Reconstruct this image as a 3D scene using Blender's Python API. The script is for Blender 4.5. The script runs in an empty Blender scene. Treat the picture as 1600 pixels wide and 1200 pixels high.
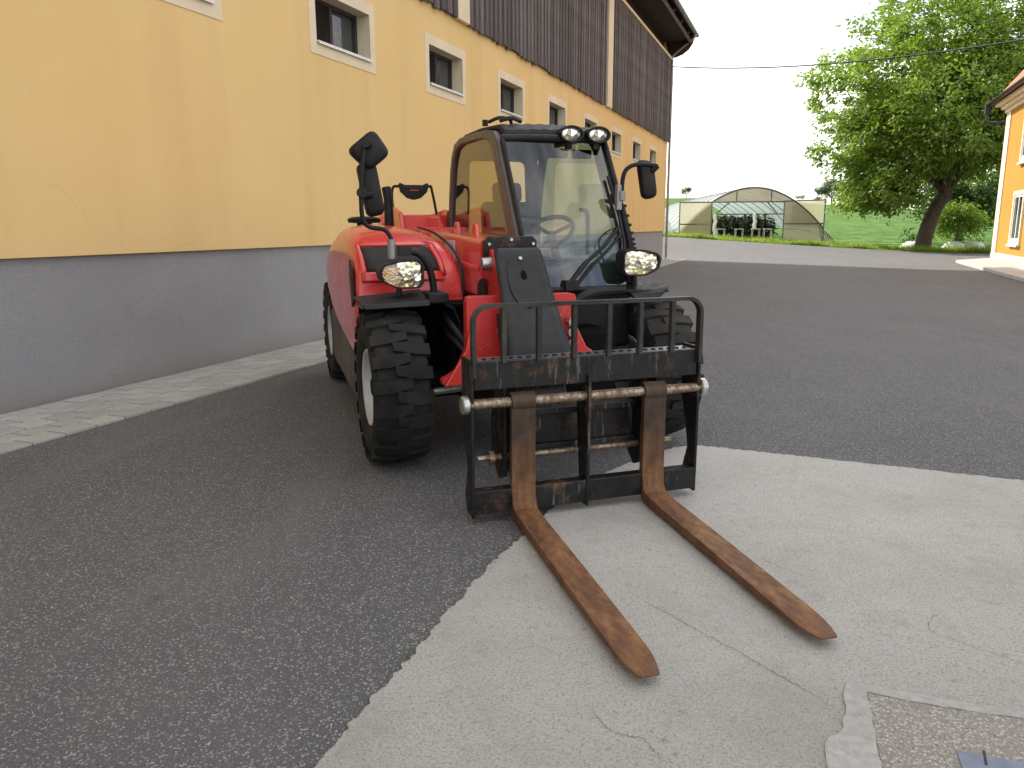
import bpy, bmesh, math, random
import numpy as np
from mathutils import Vector, Matrix
R = math.radians
S = bpy.context.scene
COL = S.collection
# ------------------------------------------------------------------ camera, sky, sun, exposure
PITCH, ROLL, CAMH = R(11.48), -0.005, 1.4
cam = bpy.data.cameras.new('camera'); camo = bpy.data.objects.new('camera', cam); COL.objects.link(camo)
cam.sensor_width = 36.0; cam.lens = 36.0 * 1213.2 / 1600.0; cam.clip_end = 3000; cam.clip_start = 0.05
fw = Vector((0, math.cos(PITCH), -math.sin(PITCH))); u0 = Vector((0, math.sin(PITCH), math.cos(PITCH))); r0 = Vector((1, 0, 0))
c_, s_ = math.cos(ROLL), math.sin(ROLL)
rt = r0 * c_ + u0 * s_; up = u0 * c_ - r0 * s_
camo.matrix_world = Matrix(((rt.x, up.x, -fw.x, 0), (rt.y, up.y, -fw.y, 0), (rt.z, up.z, -fw.z, CAMH), (0, 0, 0, 1)))
S.camera = camo
SUN_EL, SUN_AZ = R(36), math.atan2(-0.63, 0.777)
w = bpy.data.worlds.new('World'); S.world = w; w.use_nodes = True
nt = w.node_tree; nt.nodes.clear()
def wn(t, **k):
    n = nt.nodes.new(t)
    for a, b in k.items(): setattr(n, a, b)
    return n
sky = wn('ShaderNodeTexSky', sky_type='NISHITA', sun_disc=False, sun_elevation=SUN_EL, sun_rotation=SUN_AZ, altitude=300, air_density=1.0, dust_density=2.0, ozone_density=1.0)
tc = wn('ShaderNodeTexCoord'); mp = wn('ShaderNodeMapping'); mp.inputs['Scale'].default_value = (1.2, 1.2, 4.5)
nz = wn('ShaderNodeTexNoise'); nz.inputs['Scale'].default_value = 1.6; nz.inputs['Detail'].default_value = 7; nz.inputs['Roughness'].default_value = 0.55; nz.inputs['Distortion'].default_value = 0.6
rp = wn('ShaderNodeValToRGB'); rp.color_ramp.elements[0].position = 0.38; rp.color_ramp.elements[1].position = 0.6
rp.color_ramp.elements[0].color = (0.12, 0.12, 0.12, 1); rp.color_ramp.elements[1].color = (0.85, 0.85, 0.85, 1)
mx = wn('ShaderNodeMix', data_type='RGBA'); mx.inputs[7].default_value = (9.6, 9.1, 8.3, 1)
bg = wn('ShaderNodeBackground'); bg.inputs['Strength'].default_value = 0.1
ow = wn('ShaderNodeOutputWorld')
L = nt.links.new
L(tc.outputs['Generated'], mp.inputs['Vector']); L(mp.outputs[0], nz.inputs['Vector']); L(nz.outputs['Fac'], rp.inputs['Fac'])
L(rp.outputs['Color'], mx.inputs[0]); L(sky.outputs[0], mx.inputs[6]); L(mx.outputs[2], bg.inputs['Color']); L(bg.outputs[0], ow.inputs['Surface'])
sun = bpy.data.lights.new('sun', 'SUN'); sun.energy = 2.5; sun.angle = R(0.6); sun.color = (1.0, 0.94, 0.84)
suno = bpy.data.objects.new('sun', sun); COL.objects.link(suno)
sd = Vector((0.63 * math.cos(SUN_EL), -0.777 * math.cos(SUN_EL), -math.sin(SUN_EL)))
suno.rotation_euler = sd.to_track_quat('-Z', 'Y').to_euler(); suno.location = (-20, 40, 40)
S.view_settings.view_transform = 'Standard'; S.view_settings.look = 'None'; S.view_settings.gamma = 1.0
S.view_settings.use_curve_mapping = False
S.view_settings.exposure = 1.5
S.render.resolution_x, S.render.resolution_y = 1024, 768

# ------------------------------------------------------------------ helpers
rng = random.Random(7)
class MB:
    def __init__(s): s.v = []; s.f = []
    def add(s, vs, fs):
        o = len(s.v); s.v += [tuple(p) for p in vs]; s.f += [tuple(i + o for i in f) for f in fs]; return s
    def box(s, c, d, rot=None):
        c = Vector(c); m = Matrix.Identity(3) if rot is None else rot
        vs = [c + m @ Vector((d[0] / 2 * a, d[1] / 2 * b, d[2] / 2 * e)) for a in (-1, 1) for b in (-1, 1) for e in (-1, 1)]
        return s.add(vs, [(0, 1, 3, 2), (4, 6, 7, 5), (0, 4, 5, 1), (2, 3, 7, 6), (0, 2, 6, 4), (1, 5, 7, 3)])
    def b2(s, a, b):
        return s.box([(a[i] + b[i]) / 2 for i in range(3)], [abs(b[i] - a[i]) for i in range(3)])
    def bar(s, p, q, w, h, upv=(0, 0, 1)):
        p, q = Vector(p), Vector(q); d = (q - p); l = d.length; d.normalize(); u = Vector(upv)
        if abs(d.dot(u)) > .99: u = Vector((0, 1, 0))
        x = d.cross(u).normalized(); u = x.cross(d)
        return s.box((p + q) / 2, (w, l, h), Matrix((x, d, u)).transposed())
    def prism(s, poly, ext, origin=(0, 0, 0), ax=(1, 0, 0), ay=(0, 0, 1), n=None):
        ax, ay = Vector(ax), Vector(ay); n = Vector(n) if n else ax.cross(ay); o = Vector(origin); k = len(poly)
        vs = [o + ax * a + ay * b for a, b in poly] + [o + ax * a + ay * b + n * ext for a, b in poly]
        return s.add(vs, [tuple(range(k))[::-1], tuple(range(k, 2 * k))] + [(i, (i + 1) % k, (i + 1) % k + k, i + k) for i in range(k)])
    def ring(s, outer, inner, ext, origin, ax, ay):
        ax, ay = Vector(ax), Vector(ay); n = ax.cross(ay); o = Vector(origin); k = len(outer)
        vs = []
        for e in (0, ext):
            for P in (outer, inner): vs += [o + ax * a + ay * b + n * e for a, b in P]
        fs = []
        for i in range(k):
            j = (i + 1) % k
            fs += [(i, k + i, k + j, j), (2 * k + i, 2 * k + j, 3 * k + j, 3 * k + i), (i, j, 2 * k + j, 2 * k + i), (k + i, 3 * k + i, 3 * k + j, k + j)]
        return s.add(vs, fs)
    def tube(s, pts, r, seg=10, smooth=0, cap=True):
        P = [Vector(p) for p in pts]
        if smooth: P = catmull(P, smooth)
        rs = r if isinstance(r, (list, tuple)) else [r] * len(P)
        if len(rs) != len(P): rs = [rs[0] + (rs[-1] - rs[0]) * i / (len(P) - 1) for i in range(len(P))]
        vs, fs = [], []; u = None
        for i, p in enumerate(P):
            t = (P[min(i + 1, len(P) - 1)] - P[max(i - 1, 0)]).normalized()
            if u is None: u = t.orthogonal().normalized()
            else:
                u = u - t * u.dot(t); u = u.normalized() if u.length > 1e-6 else t.orthogonal().normalized()
            b = t.cross(u)
            vs += [p + (u * math.cos(2 * math.pi * k / seg) + b * math.sin(2 * math.pi * k / seg)) * rs[i] for k in range(seg)]
        for i in range(len(P) - 1):
            for k in range(seg):
                fs.append((i * seg + k, i * seg + (k + 1) % seg, (i + 1) * seg + (k + 1) % seg, (i + 1) * seg + k))
        if cap: fs += [tuple(range(seg))[::-1], tuple(range((len(P) - 1) * seg, len(P) * seg))]
        return s.add(vs, fs)
    def lathe(s, prof, seg=32, c=(0, 0, 0), axis='x', close=False):
        vs, fs = [], []; n = len(prof); c = Vector(c)
        for k in range(seg):
            a = 2 * math.pi * k / seg; ca, sa = math.cos(a), math.sin(a)
            for t, r in prof:
                if axis == 'x': vs.append(c + Vector((t, r * ca, r * sa)))
                elif axis == 'y': vs.append(c + Vector((r * sa, t, r * ca)))
                else: vs.append(c + Vector((r * ca, r * sa, t)))
        m = n if close else n - 1
        for k in range(seg):
            k2 = (k + 1) % seg
            for i in range(m):
                j = (i + 1) % n
                fs.append((k * n + i, k2 * n + i, k2 * n + j, k * n + j))
        return s.add(vs, fs)
    def grid(s, rows):
        n = len(rows[0]); vs = [p for r in rows for p in r]
        return s.add(vs, [(i * n + j, i * n + j + 1, (i + 1) * n + j + 1, (i + 1) * n + j) for i in range(len(rows) - 1) for j in range(n - 1)])
    def mesh(s, name, m, smooth=None, fix=True):
        me = bpy.data.meshes.new(name); me.from_pydata(s.v, [], s.f)
        if fix and len(s.f) < 20000:
            b = bmesh.new(); b.from_mesh(me); bmesh.ops.recalc_face_normals(b, faces=b.faces); b.to_mesh(me); b.free()
        if m: me.materials.append(m)
        if smooth is not None:
            me.polygons.foreach_set('use_smooth', [True] * len(me.polygons))
            if smooth < 180: me.set_sharp_from_angle(angle=R(smooth))
        me.update(); return me
    def build(s, name, m, parent=None, smooth=None, bevel=0, fix=True, seg=2):
        o = bpy.data.objects.new(name, s.mesh(name, m, smooth, fix)); COL.objects.link(o)
        if parent: o.parent = parent
        if bevel:
            b = o.modifiers.new('bevel', 'BEVEL'); b.width = bevel; b.segments = seg; b.limit_method = 'ANGLE'; b.angle_limit = R(35); b.harden_normals = False
        return o
def catmull(P, n):
    out = []
    for i in range(len(P) - 1):
        a, b, c, d = P[max(i - 1, 0)], P[i], P[i + 1], P[min(i + 2, len(P) - 1)]
        for k in range(n):
            t = k / n
            out.append(0.5 * ((2 * b) + (c - a) * t + (2 * a - 5 * b + 4 * c - d) * t * t + (3 * b - a - 3 * c + d) * t ** 3))
    return out + [P[-1]]
def rpoly(poly, r, n=4):
    """round the corners of a 2-D polygon"""
    out = []; k = len(poly)
    rr = r if isinstance(r, (list, tuple)) else [r] * k
    for i in range(k):
        p, a, b = Vector(poly[i]), Vector(poly[i - 1]), Vector(poly[(i + 1) % k])
        d1, d2 = (a - p), (b - p); q = min(rr[i], d1.length * .48, d2.length * .48)
        if q < 1e-5: out.append(tuple(p)); continue
        A, B = p + d1.normalized() * q, p + d2.normalized() * q
        for j in range(n + 1):
            t = j / n; out.append(tuple(A * (1 - t) ** 2 + p * 2 * t * (1 - t) + B * t * t))
    return out
def tag(o, label=None, cat=None, group=None, kind=None):
    if label: o['label'] = label
    if cat: o['category'] = cat
    if group: o['group'] = group
    if kind: o['kind'] = kind
    return o
def thing(name, label, cat, loc=(0, 0, 0), rz=0, group=None):
    o = bpy.data.objects.new(name, None); COL.objects.link(o); o.location = loc; o.rotation_euler = (0, 0, rz); o.empty_display_size = .2
    return tag(o, label, cat, group)
def inst(name, me, parent=None, loc=(0, 0, 0), rot=None, scale=None):
    o = bpy.data.objects.new(name, me); COL.objects.link(o); o.location = loc
    if rot: o.rotation_euler = rot
    if scale: o.scale = scale
    if parent: o.parent = parent
    return o

# ------------------------------------------------------------------ materials
class NT:
    def __init__(s, name):
        s.m = bpy.data.materials.new(name); s.m.use_nodes = True; s.t = s.m.node_tree
        s.b = s.t.nodes['Principled BSDF']; s.out = s.t.nodes['Material Output']
        s.co = s.t.nodes.new('ShaderNodeTexCoord').outputs['Object']
    def n(s, t, ins=None, **k):
        n = s.t.nodes.new(t)
        for a, b in k.items(): setattr(n, a, b)
        for a, b in (ins or {}).items(): s.set(n.inputs[a], b)
        return n
    def set(s, i, v):
        if isinstance(v, bpy.types.NodeSocket): s.t.links.new(v, i)
        else: i.default_value = v if not (isinstance(v, tuple) and len(v) == 3 and i.type == 'RGBA') else (*v, 1)
    def map(s, scale, vec=None): return s.n('ShaderNodeMapping', {'Vector': vec or s.co, 'Scale': scale}).outputs[0]
    def noise(s, scale, detail=4, rough=.55, vec=None, dist=0):
        return s.n('ShaderNodeTexNoise', {'Vector': vec or s.co, 'Scale': scale, 'Detail': detail, 'Roughness': rough, 'Distortion': dist}).outputs['Fac']
    def vor(s, scale, feat='F1', out='Distance', vec=None):
        return s.n('ShaderNodeTexVoronoi', {'Vector': vec or s.co, 'Scale': scale}, feature=feat).outputs[out]
    def ramp(s, f, stops):
        r = s.n('ShaderNodeValToRGB', {'Fac': f}); e = r.color_ramp.elements
        while len(e) < len(stops): e.new(.5)
        for x, (p, c) in zip(e, stops):
            x.position = p; x.color = (*c, 1) if isinstance(c, tuple) else (c, c, c, 1)
        return r.outputs['Color']
    def mix(s, f, a, b, mode='MIX'):
        n = s.n('ShaderNodeMix', data_type='RGBA', blend_type=mode); s.set(n.inputs[0], f); s.set(n.inputs[6], a); s.set(n.inputs[7], b); return n.outputs[2]
    def math(s, op, a, b=0.): 
        n = s.n('ShaderNodeMath', operation=op); s.set(n.inputs[0], a); s.set(n.inputs[1], b); return n.outputs[0]
    def bump(s, hgt, strength=.3, dist=.01):
        n = s.n('ShaderNodeBump', {'Height': hgt, 'Strength': strength, 'Distance': dist}); s.t.links.new(n.outputs[0], s.b.inputs['Normal'])
    def p(s, **k):
        for a, b in k.items(): s.set(s.b.inputs[a.replace('_', ' ')], b)
        return s
def simple(name, col, rough=.5, metal=0., var=.25, scale=6, bump=0., bscale=80, spec=.5, dust=0., dustcol=(.3, .27, .23)):
    t = NT(name); n = t.noise(scale, 5)
    c = t.ramp(n, [(.3, tuple(x * (1 - var) for x in col)), (.7, tuple(min(1, x * (1 + var)) for x in col))])
    if dust:
        d = t.math('MULTIPLY', t.ramp(t.noise(2.3, 6, .65), [(.42, 0.), (.72, 1.)]), dust); c = t.mix(d, c, dustcol)
    t.p(Base_Color=c, Metallic=metal, Roughness=t.ramp(t.noise(scale * 3, 4), [(.3, max(.02, rough - .1)), (.7, min(1, rough + .12))]), Specular_IOR_Level=spec)
    if bump: t.bump(t.noise(bscale, 4), bump, .005)
    return t.m
M = {}
# vehicle
t = NT('red paint'); n1 = t.noise(3, 6, .6)
c = t.ramp(n1, [(.3, (.62, .030, .028)), (.7, (.74, .048, .038))])
c = t.mix(t.math('MULTIPLY', t.ramp(t.noise(1.6, 7, .7), [(.5, 0.), (.8, 1.)]), .18), c, (.42, .2, .15))
t.p(Base_Color=c, Roughness=t.ramp(t.noise(9, 5), [(.3, .24), (.75, .42)]), Coat_Weight=.6, Coat_Roughness=.12); t.bump(t.noise(180, 2), .03, .002); M['red'] = t.m
t = NT('worn red paint'); ch = t.ramp(t.noise(14, 8, .7), [(.60, 0.), (.66, 1.)])
c = t.mix(ch, t.ramp(t.noise(4, 5), [(.3, (.46, .022, .022)), (.7, (.62, .034, .03))]), t.ramp(t.noise(40, 3), [(.3, (.2, .12, .07)), (.7, (.4, .36, .3))]))
t.p(Base_Color=c, Roughness=.45); t.bump(t.noise(60, 4), .06, .004); M['red_worn'] = t.m
M['black_edge'] = simple('rubbed black bar', (.020, .019, .018), .45, .1, .5, 30, .15, 60, .35, dust=.6, dustcol=(.10, .08, .062))
M['tread'] = simple('sky-lightened tread plate', (.13, .13, .135), .3, .4, .35, 30, .1, 60)  # paler base colour paints in the sky reflected on the beam top
M['redline'] = simple('rubber edge', (.02, .02, .022), .6)
t = NT('worn black paint'); mpv = t.map((1.5, 1.5, 9)); a = t.ramp(t.noise(7, 8, .72), [(.55, 0.), (.66, 1.)]); b = t.ramp(t.noise(26, 6, .7, t.map((1, 1, .12))), [(.58, 0.), (.63, 1.)])
c = t.mix(a, t.ramp(t.noise(9, 5), [(.3, (.005, .005, .0055)), (.7, (.015, .0145, .0145))]), t.ramp(t.noise(30, 4), [(.3, (.03, .018, .012)), (.7, (.12, .06, .035))]))
c = t.mix(t.math('MULTIPLY', b, .5), c, (.17, .16, .145))
t.p(Base_Color=c, Roughness=t.ramp(t.noise(22, 5), [(.3, .3), (.7, .6)]), Metallic=.0, Specular_IOR_Level=.3); t.bump(t.noise(70, 5), .12, .004); M['black_steel'] = t.m
t = NT('rusty steel'); z = t.n('ShaderNodeSeparateXYZ', {'Vector': t.co}).outputs[2]
c = t.ramp(t.noise(6, 8, .68, t.map((3, 1, 1))), [(.25, (.06, .027, .015)), (.45, (.13, .06, .03)), (.60, (.215, .105, .046)), (.78, (.31, .18, .075))])
c = t.mix(t.ramp(t.noise(30, 6, .7), [(.55, 0.), (.72, .6)]), c, (.05, .03, .022))
z2 = t.math('ADD', z, t.math('MULTIPLY', t.noise(9, 6, .7), .35)); c = t.mix(t.ramp(z2, [(.33, 0.), (.62, .85)]), c, t.ramp(t.noise(20, 5), [(.35, (.022, .019, .017)), (.7, (.06, .042, .03))]))
t.p(Base_Color=c, Roughness=t.ramp(t.noise(24, 4), [(.3, .5), (.7, .8)]), Metallic=.0, Specular_IOR_Level=.25); t.bump(t.noise(90, 6, .7), .35, .003); M['rust'] = t.m
t = NT('dark rusty steel')
c = t.ramp(t.noise(9, 8, .7, t.map((2, 2, .6))), [(.25, (.022, .014, .010)), (.5, (.06, .034, .02)), (.75, (.12, .06, .028))])
t.p(Base_Color=c, Roughness=.6, Metallic=.2); t.bump(t.noise(90, 6, .7), .3, .003); M['rust_dark'] = t.m
t = NT('worn bare shaft'); a = t.ramp(t.noise(11, 7, .7, t.map((1.6, .6, .6))), [(.42, 0.), (.52, 1.)])
c = t.mix(a, (.14, .06, .03), t.ramp(t.noise(60, 4), [(.35, (.16, .115, .07)), (.65, (.40, .345, .265))]))
t.p(Base_Color=c, Roughness=.42, Metallic=t.math('MULTIPLY', a, .8)); t.bump(t.noise(120, 5), .2, .003); M['shaft'] = t.m
M['steel'] = simple('bare steel', (.5, .49, .46), .35, .9, .2, 20)
M['plastic'] = simple('black plastic', (.010, .010, .0105), .5, 0, .3, 12, .08, 220, .25, dust=.06)
M['plate'] = simple('charcoal cover plate', (.018, .0185, .0195), .5, .0, .25, 7, .05, 60, .3, dust=.35, dustcol=(.04, .04, .041))
M['mud'] = simple('dark well lining', (.006, .006, .006), .9, 0, .3, 5, spec=.1)
M['skirt'] = simple('brown grey skirt', (.075, .066, .056), .6, .1, .25, 3, .05, 60, dust=.3)
M['pillar'] = simple('cab grey brown paint', (.10, .084, .082), .42, .05, .12, 8, .03, 200)
M['rubber'] = simple('tyre rubber', (.016, .0155, .015), .8, 0, .3, 8, .35, 60, .2, dust=.5, dustcol=(.065, .058, .05))
M['rim'] = simple('pale grey rim', (.5, .5, .5), .5, .1, .15, 8, .1, 40, dust=.3, dustcol=(.25, .22, .2))
M['mesh'] = simple('grille mesh', (.03, .026, .026), .7, .2, .4, 160, .6, 300)
M['seat'] = simple('dark blue grey upholstery', (.03, .036, .05), .8)
M['chrome'] = simple('reflector chrome', (.85, .85, .85), .12, 1., .05, 20)
def glassy(name, tint, f0=.05, rough=.02):
    t = NT(name); t.t.nodes.remove(t.b)
    tr = t.n('ShaderNodeBsdfTransparent', {'Color': (*tint, 1)}); g = t.n('ShaderNodeBsdfGlossy', {'Roughness': rough, 'Color': (1, 1, 1, 1)})
    ge = t.n('ShaderNodeNewGeometry'); d = t.n('ShaderNodeVectorMath', {0: ge.outputs['Incoming'], 1: ge.outputs['Normal']}, operation='DOT_PRODUCT').outputs['Value']
    f = t.math('ADD', t.math('MULTIPLY', t.math('POWER', t.math('SUBTRACT', 1., t.math('ABSOLUTE', d)), 5.), 1. - f0), f0)
    m = t.n('ShaderNodeMixShader'); t.t.links.new(f, m.inputs[0]); t.t.links.new(tr.outputs[0], m.inputs[1]); t.t.links.new(g.outputs[0], m.inputs[2]); t.t.links.new(m.outputs[0], t.out.inputs[0]); return t.m
M['glass'] = glassy('cab glass', (.70, .82, .80), .09)
M['glass_side'] = glassy('tinted side glass', (.68, .67, .52), .05)
M['glass_house'] = simple('window pane', (.03, .035, .04), .05, 0, .2, 3, spec=.8)
t = NT('headlamp lens'); v = t.vor(34); t.p(Base_Color=t.ramp(t.vor(22, out='Color'), [(.2, (.85, .85, .82)), (.6, (.8, .68, .35)), (.8, (.25, .24, .22))]), Metallic=.75, Roughness=.12, Coat_Weight=1., Coat_Roughness=.03); t.bump(v, .4, .02); M['lens'] = t.m
t = NT('indicator lens'); v = t.vor(90); t.p(Base_Color=t.ramp(t.noise(14, 3), [(.35, (.75, .42, .16)), (.65, (.8, .66, .5))]), Metallic=.35, Roughness=.15, Coat_Weight=1., Coat_Roughness=.03); t.bump(v, .8, .012); M['amber'] = t.m
# buildings
t = NT('yellow plaster')
st = t.noise(1.0, 6, .6, t.map((1.4, 1.4, .12))); c = t.mix(t.ramp(t.noise(.5, 6, .6), [(.3, 0.), (.7, 1.)]), (.76, .52, .225), (.81, .57, .26))
c = t.mix(t.ramp(st, [(.48, 0.), (.75, .55)]), c, (.66, .44, .19)); c = t.mix(t.math('MULTIPLY', t.noise(60, 3), .08), c, (.55, .38, .17))
wv = t.n('ShaderNodeVectorMath', {0: t.co, 1: t.n('ShaderNodeTexNoise', {'Vector': t.co, 'Scale': 1.3, 'Detail': 5}).outputs['Color']}, operation='ADD').outputs[0]
crk = t.ramp(t.vor(.42, 'DISTANCE_TO_EDGE', 'Distance', wv), [(0, 1.), (.0025, 0.)])
c = t.mix(t.math('MULTIPLY', crk, t.ramp(t.noise(.35, 2), [(.5, 0.), (.62, .12)])), c, (.36, .22, .09))
t.p(Base_Color=c, Roughness=.9, Specular_IOR_Level=.2); t.bump(t.math('ADD', t.noise(55, 5, .65), t.math('MULTIPLY', t.noise(1.6, 4), 1.2)), .35, .008); M['yellow'] = t.m
t = NT('grey plinth render')
z = t.n('ShaderNodeSeparateXYZ', {'Vector': t.co}).outputs[2]
c = t.ramp(t.noise(1.1, 7, .6), [(.3, (.35, .345, .352)), (.7, (.41, .405, .41))]); c = t.mix(t.ramp(t.noise(150, 3), [(.35, .55), (.65, 0.)]), c, (.18, .175, .18))
spl = t.math('SUBTRACT', t.math('MULTIPLY', t.noise(2.2, 7, .7), .5), z); c = t.mix(t.ramp(spl, [(.0, 0.), (.2, .4)]), c, (.27, .235, .19))
t.p(Base_Color=c, Roughness=.95, Specular_IOR_Level=.15); t.bump(t.noise(130, 5, .7), .9, .012); M['plinth'] = t.m
t = NT('house yellow'); c = t.ramp(t.noise(.8, 6), [(.3, (.37, .20, .036)), (.7, (.42, .23, .046))]); t.p(Base_Color=c, Roughness=.9, Specular_IOR_Level=.2); t.bump(t.noise(55, 5), .2, .006); M['house_yellow'] = t.m
M['cream'] = simple('cream plaster', (.74, .62, .44), .9, 0, .06, 3, .15, 60, .2)
M['reveal'] = simple('pale reveal plaster', (.62, .54, .38), .9, 0, .08, 3, .15, 60, .2)
M['sill'] = simple('white metal sill', (.72, .72, .72), .4, .1, .06, 8)
t = NT('weathered boards'); oi = t.n('ShaderNodeObjectInfo').outputs['Random']
g = t.noise(9, 8, .65, t.map((6, 6, .5))); c = t.ramp(g, [(.3, (.06, .047, .045)), (.5, (.15, .125, .12)), (.72, (.28, .25, .24))])
c = t.mix(1., c, t.ramp(oi, [(0, .62), (1, 1.15)]), 'MULTIPLY'); c = t.mix(t.ramp(t.noise(1.3, 6, .6, t.map((1, 1, .3))), [(.5, 0.), (.75, .6)]), c, (.05, .033, .03))
t.p(Base_Color=c, Roughness=.85, Specular_IOR_Level=.2); t.bump(g, .5, .01); M['board'] = t.m
M['darkwood'] = simple('dark brown timber', (.045, .03, .024), .8, 0, .4, 4, .2, 30)
M['roofunder'] = simple('brown soffit', (.05, .035, .03), .8, 0, .4, 5, .2, 20)
M['tile'] = simple('clay tile', (.36, .13, .075), .8, 0, .35, 5, .2, 30)
M['zinc'] = simple('grey zinc', (.28, .27, .27), .45, .5, .2, 5)
M['gutterdark'] = simple('dark gutter', (.045, .05, .06), .4, .4, .15, 5)
M['stone'] = simple('pale stone', (.42, .40, .37), .9, 0, .15, 4, .3, 60)
t = NT('louver'); M['louver'] = simple('brown louver', (.03, .022, .02), .7)
# ground
t = NT('asphalt'); big = t.noise(.35, 6, .6); c = t.ramp(big, [(.3, (.108, .106, .110)), (.7, (.138, .135, .137))])
spv = t.n('ShaderNodeSeparateColor', {'Color': t.vor(165, out='Color')}).outputs[0]
c = t.mix(t.ramp(spv, [(.80, 0.), (.95, .9)]), c, (.42, .41, .40)); c = t.mix(t.ramp(t.noise(150, 6, .85), [(.42, .85), (.52, 0.)]), c, (.045, .045, .047))
c = t.mix(t.ramp(t.noise(210, 5, .8), [(.54, 0.), (.66, .7)]), c, (.27, .265, .262))
c = t.mix(t.ramp(t.noise(.9, 7, .7, dist=1.), [(.60, 0.), (.74, .35)]), c, (.082, .08, .082))
c = t.mix(t.ramp(t.noise(2.6, 8, .75), [(.58, 0.), (.72, .22)]), c, (.17, .16, .145))
c = t.mix(t.ramp(t.noise(.55, 5, .6, t.map((2.2, .5, 1)), 1.5), [(.5, 0.), (.7, .45)]), c, (.165, .16, .152)); c = t.mix(t.ramp(t.noise(3.1, 4, .5), [(.70, 0.), (.76, .5)]), c, (.06, .058, .058))
t.p(Base_Color=c, Roughness=.88, Specular_IOR_Level=.25); t.bump(t.math('ADD', t.noise(330, 4, .7), t.vor(165)), .7, .004); M['asphalt'] = t.m
t = NT('old concrete'); big = t.noise(.9, 7, .65); c = t.ramp(big, [(.3, (.52, .50, .465)), (.7, (.62, .60, .565))])
c = t.mix(t.ramp(t.noise(110, 8, .9), [(.40, 1.), (.50, 0.)]), c, (.22, .207, .183)); c = t.mix(t.ramp(t.noise(140, 6, .85), [(.55, 0.), (.64, .9)]), c, (.72, .70, .66))
c = t.mix(t.ramp(t.noise(26, 10, .88), [(.565, 0.), (.63, .75)]), c, (.19, .18, .16))
c = t.mix(t.ramp(t.noise(5, 10, .8), [(.55, 0.), (.70, .45)]), c, (.30, .283, .25)); c = t.mix(t.ramp(t.noise(1.6, 8, .75, dist=.6), [(.48, 0.), (.66, .4)]), c, (.34, .32, .285))
t.p(Base_Color=c, Roughness=.9, Specular_IOR_Level=.25); t.bump(t.math('ADD', t.noise(110, 8, .9), t.math('MULTIPLY', t.noise(14, 10, .8), 1.5)), 1., .008); M['concrete'] = t.m
t = NT('exposed aggregate'); vc = t.vor(110, out='Color'); k = t.n('ShaderNodeSeparateColor', {'Color': vc}).outputs[0]
c = t.ramp(k, [(.1, (.24, .22, .19)), (.5, (.36, .34, .30)), (.85, (.5, .47, .42)), (.97, (.17, .17, .18))]); c = t.mix(t.ramp(t.vor(110), [(.3, 0.), (.6, .8)]), c, (.22, .20, .175))
t.p(Base_Color=c, Roughness=.85); t.bump(t.math('SUBTRACT', 1., t.vor(110)), .9, .006); M['aggregate'] = t.m
M['cement'] = simple('smooth cement repair', (.37, .362, .345), .9, 0, .2, 40, .6, 140, .2, dust=.7, dustcol=(.31, .297, .27))
M['crack'] = simple('crack dirt', (.045, .042, .036), .95)
M['grate'] = simple('blue grey grate', (.16, .19, .25), .5, .4, .15, 10)
t = NT('concrete paver'); oi = t.n('ShaderNodeObjectInfo').outputs['Random']
c = t.mix(1., t.ramp(t.noise(9, 6), [(.3, (.38, .375, .345)), (.7, (.46, .455, .42))]), t.ramp(oi, [(0, .86), (1, 1.08)]), 'MULTIPLY'); c = t.mix(t.ramp(t.noise(160, 3), [(.35, .4), (.55, 0.)]), c, (.2, .19, .18))
t.p(Base_Color=c, Roughness=.9, Specular_IOR_Level=.2); t.bump(t.noise(140, 4), .5, .005); M['paver'] = t.m
M['joint'] = simple('paving joint sand', (.11, .10, .085), .95)
t = NT('grass and crop ground'); yy = t.n('ShaderNodeSeparateXYZ', {'Vector': t.co}).outputs[1]
rows = t.n('ShaderNodeTexWave', {'Vector': t.map((.05, 1, .3)), 'Scale': .32, 'Distortion': 5., 'Detail': 3, 'Detail Scale': 1.2}, bands_direction='Y').outputs['Fac']
crop = t.mix(t.ramp(rows, [(.25, 0.), (.75, 1.)]), (.075, .14, .035), (.12, .235, .045)); crop = t.mix(t.ramp(t.noise(.06, 4), [(.4, 0.), (.7, .4)]), crop, (.13, .22, .055)); crop = t.mix(t.ramp(t.noise(1.1, 5, .7, t.map((1, .55, 1))), [(.42, .75), (.6, 0.)]), crop, (.05, .10, .025))
gr = t.ramp(t.noise(1.4, 6), [(.3, (.085, .12, .018)), (.7, (.15, .19, .03))])
c = t.mix(t.ramp(t.math('DIVIDE', yy, 100.), [(.49, 0.), (.51, 1.)]), gr, crop)
t.p(Base_Color=c, Roughness=.95, Specular_IOR_Level=.1); t.bump(t.math('ADD', rows, t.noise(2, 5)), .6, .3); M['field'] = t.m
def leaf(name, lo, hi, tr=.45):
    t = NT(name); geo = t.n('ShaderNodeNewGeometry').outputs['Random Per Island']
    c = t.ramp(geo, [(0, lo), (.6, tuple((a + b) / 2 for a, b in zip(lo, hi))), (1, hi)])
    d = t.n('ShaderNodeBsdfDiffuse', {'Color': c}); tl = t.n('ShaderNodeBsdfTranslucent', {'Color': t.mix(1., c, (1.35, 1.5, .6), 'MULTIPLY')}); g = t.n('ShaderNodeBsdfGlossy', {'Roughness': .45, 'Color': (.6, .65, .6, 1)})
    m = t.n('ShaderNodeMixShader', {0: tr}); t.t.links.new(d.outputs[0], m.inputs[1]); t.t.links.new(tl.outputs[0], m.inputs[2])
    m2 = t.n('ShaderNodeMixShader', {0: .06}); t.t.links.new(m.outputs[0], m2.inputs[1]); t.t.links.new(g.outputs[0], m2.inputs[2]); t.t.nodes.remove(t.b); t.t.links.new(m2.outputs[0], t.out.inputs[0]); return t.m
M['leaf'] = leaf('walnut leaf', (.10, .165, .026), (.25, .34, .06), .5)
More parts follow.
